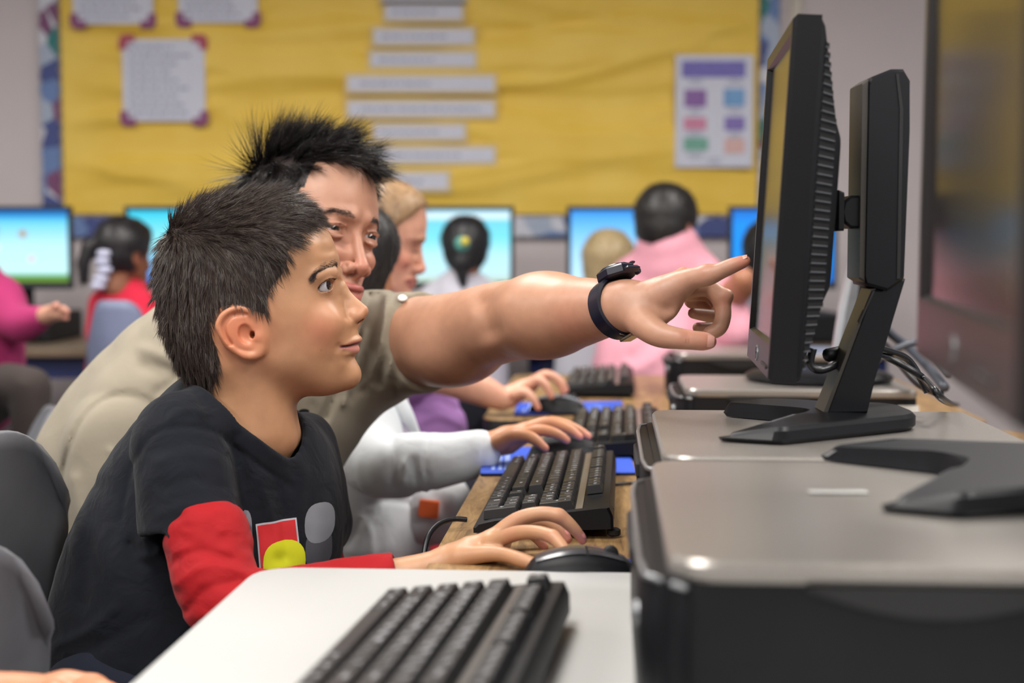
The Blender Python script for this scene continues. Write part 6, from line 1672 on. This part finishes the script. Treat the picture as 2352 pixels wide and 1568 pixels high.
# ------------------------------------------------------------------ the other people in the room
def PX(pts): return [(P(x, y, d), r) for x, y, d, r in pts]
def person(label, head_pt, yaw, pitch, scale, skin, hair_c, torso, cloth, cname, arms=(), hands=None, hair_t=.014, extra_hair=None, legs=None, leg_mat=None, roll=0., h=.0065, cut=(.07, .057, .843, -.537), sleeves=(), bottom=-.072, hh=.0035, tdetail=None, root=None, chair=None, neck=1.):
    """head_pt: world point between the eyes' axis and the ears (head origin)"""
    R = head_rot(yaw, pitch, roll); M = Matrix.Translation(head_pt) @ R.to_4x4() @ Matrix.Scale(scale, 4)
    e = empty('person', ((root or torso[-1][0]).x, (root or torso[-1][0]).y, 0), 0, label, 'person')
    sm = skin_mat('skin', .1)
    def hd(X):
        d = gen_head(X, .3, True)
        return smin(d, s_chain(X, [((-.02, 0, -.05), .050 * neck), ((-.03 * neck, 0, -.12 * neck), .047 * neck)]), .02)
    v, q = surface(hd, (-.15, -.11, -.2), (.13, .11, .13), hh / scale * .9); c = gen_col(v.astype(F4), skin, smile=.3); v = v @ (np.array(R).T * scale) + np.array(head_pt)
    parts = [(v, q, c)]
    ts = lambda X: s_chain(X, torso, .0)
    lo, hi = bbox_of([torso], .03)
    tv_, tq_ = surface(lambda X: ts(X) + .014, lo, hi, .012); parts.append((tv_, tq_, np.tile(np.array(srgb(*skin)[:3]), (len(tv_), 1))))
    for a in arms:
        lo, hi = bbox_of([a], .015); av, aq = surface(lambda X: s_chain(X, a, .004), lo, hi, h * .8); parts.append((av, aq, np.tile(np.array(srgb(*skin)[:3]), (len(av), 1))))
    if hands:
        for hs in hands:
            lo, hi = bbox_of(hs, .012)
            def hf(X, hs=hs):
                d = s_chain(X, hs[0], .004)
                for c_ in hs[1:]: d = smin(d, s_chain(X, c_), .0055)
                return d
            av, aq = surface(hf, lo, hi, .0022); av = relax(av, aq, 1, .4)
            parts.append((av, aq, hand_col(av.astype(F4), [(c_[-1][0], .011) for c_ in hs[1:]], skin, (218, 140, 126))))
    V, Q, C = join_np(parts); wp(link('body', np_mesh('body', V, Q, sm, C)), e)
    lo, hi = bbox_of([torso] + [list(s) for s in sleeves], .03)
    def shirt(X):
        d = ts(X)
        for s in sleeves: d = smin(d, s_chain(X, s), .02)
        d = d + .004 * vnoise(X * np.array([1, 1, .6], F4), 16, 4, 2)
        if tdetail: d = tdetail(X, d)
        return d
    sdf_obj(cname, shirt, lo, hi, h, cloth, e, it=1)
    hm_ = hair_mat('hair', hair_c, .45)
    def hair(X):
        d = HFg.d(X) - hair_t * (.6 + .4 * np.clip((X[:, 2] + .05) / .1, 0, 1)) - .002 * vnoise(X, 60, 3)
        d = smax(d, s_plane(X, (cut[0], 0, cut[1]), (cut[2], 0, cut[3])), .008)
        d = smax(d, bottom - X[:, 2], .008)
        d = smax(d, -s_ell(np.stack([X[:, 0], -np.abs(X[:, 1]), X[:, 2]], 1), (-.004, -.083, -.020), (.022, .016, .030)), .004) if extra_hair is None or not extra_hair.get('cover') else d
        if extra_hair:
            for ch, k in extra_hair['chains']: d = smin(d, s_chain(X, ch) - .0015 * vnoise(X, 90, 5), k)
        return d
    zlo = -.14 if not extra_hair else -.14 - extra_hair.get('low', 0)
    hv_, hq_ = surface(hair, (-.20, -.14, zlo), (.15, .14, .17), hh / scale * .9); n = len(hv_)
    nz_ = .75 + .5 * (vnoise(np.stack([hv_[:, 0] * .3, hv_[:, 1], hv_[:, 2] * .3], 1).astype(F4), 220, 6) * .5 + .5)
    hw = hv_ @ (np.array(R).T * scale) + np.array(head_pt)
    ho = wp(link('hair', np_mesh('hair', hw, hq_, hm_, np.stack([nz_] * 3, 1))), e)
    # short loose hairs over the solid hair
    zz = hv_[hq_].mean(1); nrm_flow = lambda p, nr: (lambda f: f / np.maximum(np.linalg.norm(f, axis=1, keepdims=True), 1e-6))(np.array([[-.5, 0, -1.]]) - nr * (np.array([[-.5, 0, -1.]]) * nr).sum(1, keepdims=True))
    comb('loose_hairs', hv_, hq_, np.ones(len(hq_), bool), 1600, nrm_flow, lambda p: .028 + 0 * p[:, 0], M, hm_, e, 31, stand=.10, rad=.0005, segs=3, clump=.05)
    if legs is None:
        # seated legs with shoes, on a plain chair
        hip = torso[-1][0]; fw = Vector((math.cos(yaw), math.sin(yaw), 0)); sd = Vector((-fw.y, fw.x, 0)); b0 = Vector((hip.x, hip.y, .53)); lm_ = cloth_mat('dark_trousers', (44, 44, 54)); shoe = plain('shoe', (60, 58, 62), .5)
        lo_z = sdf_obj('trousers', lambda X: smin(s_chain(X, [(b0 + Vector((0, 0, .12)), .12), (b0, .12)]), np.minimum(s_chain(X, [(b0 + sd * .08, .085), (b0 + sd * .10 + fw * .34, .062), (b0 + sd * .10 + fw * .36 - Vector((0, 0, .42)), .045)]), s_chain(X, [(b0 - sd * .08, .085), (b0 - sd * .10 + fw * .34, .062), (b0 - sd * .10 + fw * .36 - Vector((0, 0, .42)), .045)])), .04), b0 - Vector((.6, .6, .52)), b0 + Vector((.6, .6, .26)), .02, lm_, e)
        for k in (-1, 1): wp(MB().box(b0 + sd * .10 * k + fw * .40 - Vector((0, 0, .49)), (.22, .08, .075), Matrix.Rotation(yaw, 3, 'Z'), bev=.03).build('shoe', shoe, None, True), e)
        if chair: make_chair(chair, (hip.x, hip.y, 0), yaw, m_chairb, top=.64, width=.36, lean=.0, seat=.40)
    if legs:
        for lg in legs:
            lo, hi = bbox_of([lg], .02); sdf_obj('trouser_leg', lambda X, lg=lg: s_chain(X, lg), lo, hi, .012, leg_mat, e)
    return e, M
# --- girl in the white hoodie
m_hood = cloth_mat('white_fleece', (226, 230, 234), .9, 500, .03, .5, 22); m_wht = cloth_mat('white_cotton', (205, 205, 208), .85)
hg_idx = dense([(P(1203, 1000, 2.13), .011), (P(1240, 988, 2.12), .0095), (P(1278, 996, 2.115), .0078), (P(1302, 1011, 2.115), .0058)], 4)
hg_mid = dense([(P(1205, 990, 2.15), .012), (P(1256, 970, 2.15), .0095), (P(1304, 984, 2.145), .0080), (P(1332, 1003, 2.14), .0058)], 4)
hg_rng = dense([(P(1205, 992, 2.18), .012), (P(1268, 968, 2.18), .0090), (P(1322, 984, 2.18), .0075), (P(1352, 1002, 2.175), .0055)], 4)
hg_thm = dense([(P(1150, 1015, 2.12), .014), (P(1185, 1000, 2.105), .0115), (P(1222, 1006, 2.095), .009), (P(1252, 1029, 2.09), .0062)], 4)
hg_palm = [(P(1095, 1028, 2.14), .0215), (P(1122, 1023, 2.14), .0200), (P(1165, 1010, 2.15), .0215), (P(1205, 994, 2.15), .0160)]
slv = dense([(P(840, 960, 2.36), .062), (P(850, 1040, 2.28), .058), (P(885, 1070, 2.20), .052), (P(950, 1064, 2.17), .047), (P(1030, 1054, 2.15), .041), (P(1075, 1044, 2.145), .038), (P(1100, 1036, 2.14), .034)], 4)
slv2 = dense([(P(760, 960, 2.52), .06), (P(800, 1100, 2.55), .05), (P(900, 1150, 2.50), .042), (P(960, 1180, 2.42), .038)], 3)
def hood_detail(X, d):
    return d + folds(X, [([(985, 1000), (975, 1060), (992, 1130)], 6, .004), ([(1106, 995), (1110, 1040), (1108, 1070)], 5, .002), ([(900, 1010), (905, 1070), (900, 1120)], 12, .004), ([(950, 1060), (960, 1100), (968, 1125)], 8, .005), ([(930, 1060), (925, 1110)], 8, -.005),
                         ([(850, 1155), (900, 1150), (955, 1158)], 5, .004), ([(800, 1250), (830, 1190), (850, 1155)], 6, .004), ([(955, 1130), (958, 1200), (955, 1290)], 6, .004), ([(830, 1190), (850, 1230), (850, 1280)], 12, -.005)], 2.45)
gh, Mg = person('girl in a white zip hoodie with dark hair, her hand on the blue mat’s mouse', P(808, 612, 2.42), math.radians(58), math.radians(-8), .86, (196, 138, 102), (30, 26, 26),
    PX([(800, 860, 2.45, .045), (815, 950, 2.45, .095), (838, 1080, 2.43, .105), (835, 1250, 2.42, .115), (830, 1400, 2.42, .12)]), m_hood, 'hoodie', arms=(), hands=[[hg_palm, hg_idx, hg_mid, hg_rng, hg_thm]],
    sleeves=(slv, slv2), extra_hair=dict(cover=True, chains=[([((-.04, .0, .0), .088), ((-.035, 0, -.07), .075)], .02)], low=.02), tdetail=hood_detail, h=.0045, legs=[PX([(860, 1420, 2.36, .085), (1000, 1400, 2.30, .075), (1120, 1480, 2.30, .06), (1130, 1900, 2.3, .045)]), PX([(860, 1420, 2.5, .085), (1040, 1330, 2.5, .07), (1150, 1400, 2.5, .055), (1150, 1800, 2.5, .045)])], leg_mat=cloth_mat('red_trousers', (176, 24, 40)), hair_t=.012)
wp(MB().tube(catmull([P(872, 905, 2.36), P(890, 960, 2.34), P(915, 1000, 2.335), P(950, 1010, 2.36)], 6), .020, 10).build('hood', plain('lilac_lining', (176, 166, 186), .9, bump=.4, scale=200), None, True), gh)
wp(MB().tube(catmull([P(905, 900, 2.36), P(930, 950, 2.34), P(948, 1000, 2.35)], 6), .014, 10).build('hood', m_hood, None, True), gh)
lapm = sdf_obj('shirt_hem', lambda X: s_chain(X, [(P(900, 1190, 2.42), .06), (P(985, 1180, 2.40), .055), (P(1020, 1150, 2.40), .045)]) + .004 * vnoise(X, 30, 2), P(840, 1350, 2.3) - Vector((.1, 0, 0)), P(1130, 1030, 2.52), .005, m_wht, gh)
wp(MB().box(P(985, 1168, 2.34), (.034, .006, .03), Matrix.Rotation(.1, 3, 'Y'), bev=.002).build('orange_patch', plain('orange_print', (232, 104, 50), .8), None), gh)
# --- blonde girl in purple
m_pur = cloth_mat('purple_cotton', (172, 126, 190), .85, 900, .05, .5, 18)
bg_idx = dense([(P(1208, 890, 2.79), .010), (P(1236, 872, 2.78), .0095), (P(1256, 888, 2.775), .008), (P(1266, 910, 2.775), .006)], 4)
bg_mid = dense([(P(1210, 886, 2.81), .011), (P(1252, 860, 2.80), .0095), (P(1282, 874, 2.80), .0082), (P(1293, 900, 2.80), .006)], 4)
bg_rng = dense([(P(1210, 888, 2.84), .010), (P(1258, 862, 2.84), .009), (P(1288, 876, 2.84), .008), (P(1300, 896, 2.84), .006)], 4)
bg_thm = dense([(P(1185, 905, 2.775), .011), (P(1206, 900, 2.765), .0095), (P(1224, 916, 2.76), .008), (P(1236, 936, 2.76), .006)], 4)
bg_palm = [(P(1150, 918, 2.80), .0215), (P(1172, 910, 2.80), .0215), (P(1205, 892, 2.81), .0185), (P(1222, 884, 2.81), .014)]
fore = dense([(P(985, 850, 2.78), .042), (P(1040, 868, 2.78), .037), (P(1100, 893, 2.79), .031), (P(1150, 915, 2.80), .023)], 3)
eb = P(952, 566, 2.80); Rb = head_rot(math.radians(-4), math.radians(-14), math.radians(2)); hb = eb - Rb @ (Vector((.083, -.032, 0)) * .92)
gb, Mb2 = person('blonde girl in a purple shirt seen in profile, looking down at her screen', hb, math.radians(-4), math.radians(-14), .92, (214, 160, 136), (150, 118, 84),
    PX([(880, 740, 2.95, .04), (890, 800, 2.95, .085), (915, 900, 2.93, .10), (945, 990, 2.92, .115), (950, 1150, 2.92, .12)]), m_pur, 'shirt', arms=(fore,), hands=[[bg_palm, bg_idx, bg_mid, bg_rng, bg_thm]],
    sleeves=(dense([(P(905, 800, 2.86), .06), (P(930, 860, 2.82), .055), (P(975, 856, 2.79), .050)], 3),), extra_hair=dict(chains=[([((-.095, 0, .03), .028), ((-.13, 0, -.01), .026), ((-.14, 0, -.08), .018)], .02)], low=.02), cut=(.066, .067, .80, -.60), roll=math.radians(2), h=.006, hh=.0028, hair_t=.010,
    tdetail=lambda X, d: d + folds(X, [([(950, 930), (1000, 920), (1050, 940)], 10, .007), ([(960, 970), (1010, 955), (1060, 975)], 8, -.006), ([(970, 900), (1010, 905)], 8, .005)], 2.95))
m_ed = plain('closed_lid', (96, 66, 54), .6)
MB2 = MB(); pts = [Mb2 @ Vector(p) for p in [(.0915, -.019, -.008), (.0925, -.031, -.011), (.084, -.044, -.009)]]
wp(MB2.tube(catmull(pts, 5), .0012, 6).build('eyelashes', m_ed, None, True), gb)
pts = [Mb2 @ Vector(p) for p in [(.099, -.012, .017), (.0965, -.028, .020), (.086, -.044, .016)]]
wp(MB().tube(catmull(pts, 5), .0022, 6).build('eyebrow', plain('blonde_brow', (150, 116, 86), .7), None, True), gb)
# --- ponytail girl
m_w2 = cloth_mat('white_shirt', (196, 194, 206), .85)
gp, Mp = person('girl seen from behind with a dark ponytail, yellow hair clip and white top', P(1070, 572, 4.50), math.radians(84), 0, .82, (150, 104, 80), (26, 26, 30),
    PX([(1062, 640, 4.50, .05), (1062, 690, 4.50, .105), (1062, 780, 4.50, .14), (1062, 900, 4.50, .15)]), m_w2, 'top', chair='low blue-grey chair of the girl with the ponytail', sleeves=(PX([(1000, 690, 4.50, .06), (985, 760, 4.46, .05)]), PX([(1124, 690, 4.50, .06), (1140, 760, 4.46, .05)])), h=.012, hh=.006,
    extra_hair=dict(cover=True, chains=[([((-.08, 0, .0), .05), ((-.10, 0, -.05), .038), ((-.11, 0, -.10), .022), ((-.11, -.008, -.15), .010)], .03)], low=.06))
wp(MB().lathe([(.004, 0), (.022, .004), (.024, .010), (.012, .014)], (0, 0, 0), 14, Matrix.Rotation(math.radians(90), 3, 'X')).build('hair_clip', plain('teal_clip', (90, 160, 150), .5), None, True, loc=P(1062, 560, 4.33)), gp)
wp(MB().lathe([(.004, 0), (.014, .004), (.012, .010)], (0, 0, 0), 12, Matrix.Rotation(math.radians(90), 3, 'X')).build('clip_flower', plain('yellow_flower', (206, 190, 70), .5), None, True, loc=P(1068, 554, 4.31)), gp)
# --- blond child
person('child seen from behind with straight blond hair and a pale top', P(1396, 604, 4.50), math.radians(96), 0, .82, (200, 150, 124), (172, 152, 114),
    PX([(1385, 660, 4.50, .05), (1375, 720, 4.50, .10), (1370, 800, 4.50, .13), (1370, 900, 4.50, .14)]), cloth_mat('pale_top', (186, 186, 196)), 'top', chair='low blue-grey chair of the child with straight blond hair', h=.012, hh=.006,
    extra_hair=dict(cover=True, chains=[([((-.03, 0, .02), .098), ((-.03, 0, -.08), .092)], .03)], low=.06))
# --- man in pink
m_pk = cloth_mat('pink_polo', (226, 160, 176), .85, 700, .04, .4, 12)
person('dark-haired man in a pink shirt seen from behind, leaning towards the far monitors', P(1530, 520, 4.1), math.radians(58), math.radians(-10), .98, (176, 120, 92), (30, 27, 27),
    PX([(1534, 572, 4.10, .095), (1540, 610, 4.12, .115), (1540, 650, 4.15, .125), (1535, 740, 4.15, .175), (1520, 850, 4.12, .20), (1520, 960, 4.12, .19)]), m_pk, 'shirt', neck=.7, arms=(dense(PX([(1660, 690, 4.05, .045), (1700, 660, 3.98, .04), (1706, 640, 3.95, .034)]), 3),),
    sleeves=(PX([(1600, 640, 4.1, .08), (1655, 700, 4.05, .075), (1690, 760, 4.02, .06)]), PX([(1470, 650, 4.15, .09), (1430, 760, 4.1, .07), (1420, 850, 4.05, .06)])), h=.011, hh=.006, hair_t=.010,
    tdetail=lambda X, d: d + folds(X, [([(1450, 820), (1500, 780), (1540, 700)], 14, .012), ([(1420, 860), (1480, 840), (1540, 790)], 12, -.010), ([(1560, 860), (1590, 800), (1600, 740)], 12, .010)], 4.4))
# --- dark-haired child by the plain blue screen
person('dark-haired child before the plain blue screen, nearly hidden by the pointed-at monitor', P(1762, 582, 4.50), math.radians(90), 0, .82, (150, 104, 80), (24, 24, 26),
    PX([(1762, 660, 4.50, .05), (1762, 720, 4.50, .11), (1762, 820, 4.50, .13), (1762, 900, 4.50, .14)]), cloth_mat('grey_top', (120, 120, 130)), 'top', h=.014, hh=.007, extra_hair=dict(cover=True, chains=[([((-.03, 0, .0), .09), ((-.03, 0, -.06), .08)], .03)], low=.04))
# --- girl with braids
ge, Me = person('girl with dark braids, white hair ties and a red top, seated on the blue-grey chair', P(286, 582, 4.38), math.radians(52), math.radians(-4), .88, (150, 100, 76), (28, 24, 28),
    PX([(286, 640, 4.4, .045), (285, 690, 4.4, .085), (285, 780, 4.4, .11), (285, 860, 4.4, .12)]), cloth_mat('red_top', (206, 40, 66)), 'top', h=.011, hh=.006, hair_t=.012, extra_hair=dict(chains=[([((-.07, .02, .04), .03), ((-.115, .04, .02), .026), ((-.13, .05, -.04), .022), ((-.125, .05, -.10), .016)], .012)], low=.04),
    sleeves=(PX([(240, 700, 4.42, .05), (225, 760, 4.4, .04)]), PX([(325, 700, 4.36, .05), (340, 760, 4.3, .04)])))
m_tie = plain('white_tie', (200, 202, 226), .8)
for k, (x, y) in enumerate([(240, 582), (236, 600), (240, 620), (232, 640), (226, 656)]):
    wp(MB().lathe([(.006, -.012), (.022, -.008), (.024, 0), (.022, .008), (.006, .012)], (0, 0, 0), 12).build('hair_tie', m_tie, None, True, loc=P(x, y, 4.30)), ge)
# --- child in magenta at the edge
person('blond child in a magenta long-sleeved top at the edge of the photo', P(-85, 575, 3.62), math.radians(60), 0, .88, (206, 156, 132), (150, 122, 92),
    PX([(-40, 640, 3.62, .05), (-42, 700, 3.62, .095), (-50, 800, 3.62, .115), (-60, 900, 3.62, .12)]), cloth_mat('magenta_top', (160, 46, 98), .85), 'top', h=.009, hh=.005,
    sleeves=(dense(PX([(0, 690, 3.6, .062), (34, 740, 3.55, .050), (70, 738, 3.52, .040), (92, 728, 3.5, .030)]), 3),), arms=(), hands=[[PX([(90, 728, 3.5, .022), (112, 722, 3.48, .022), (130, 718, 3.46, .020)]), PX([(128, 716, 3.46, .012), (146, 710, 3.45, .009), (154, 716, 3.45, .007)]), PX([(128, 720, 3.47, .012), (142, 726, 3.46, .009), (152, 730, 3.46, .007)]), PX([(118, 712, 3.46, .012), (130, 702, 3.44, .009)])]],
    legs=[PX([(-60, 930, 3.55, .08), (20, 890, 3.4, .06), (70, 890, 3.35, .05), (70, 1060, 3.35, .04)])], leg_mat=cloth_mat('tan_trousers', (60, 52, 50)))
# --- hand and forearm at the bottom corner
fa = dense([(P(-260, 1668, 1.10), .040), (P(-60, 1640, 1.14), .034), (P(90, 1620, 1.17), .026)], 4)
fh = [[(P(90, 1620, 1.17), .025), (P(150, 1606, 1.18), .024), (P(205, 1600, 1.18), .020)]] + [dense([(P(195, 1592 + 5 * k, 1.165 + .018 * k), .012), (P(242, 1592 + 7 * k, 1.16 + .018 * k), .0105), (P(280, 1612 + 8 * k, 1.16 + .018 * k), .009)], 3) for k in range(4)] + [dense([(P(120, 1600, 1.155), .014), (P(170, 1622, 1.14), .011), (P(215, 1630, 1.135), .009)], 3)]
ex = P(-420, 1500, 1.05)
person('person sitting beside the camera, only the back of a hand showing at the photo corner', ex + Vector((-.12, -.02, .50)), math.radians(0), 0, .9, (196, 132, 98), (40, 32, 28),
    [(ex + Vector((-.12, -.02, .34)), .05), (ex + Vector((-.12, -.02, .22)), .10), (ex + Vector((-.12, -.02, .0)), .12), (ex + Vector((-.12, -.02, -.16)), .13)], cloth_mat('grey_blue_top', (80, 90, 110)), 'top', arms=(fa,), hands=[fh], sleeves=([(ex + Vector((-.12, .08, .2)), .055), (ex + Vector((-.08, .10, .0)), .05), (P(-260, 1668, 1.10), .045)],), h=.01, hh=.006)
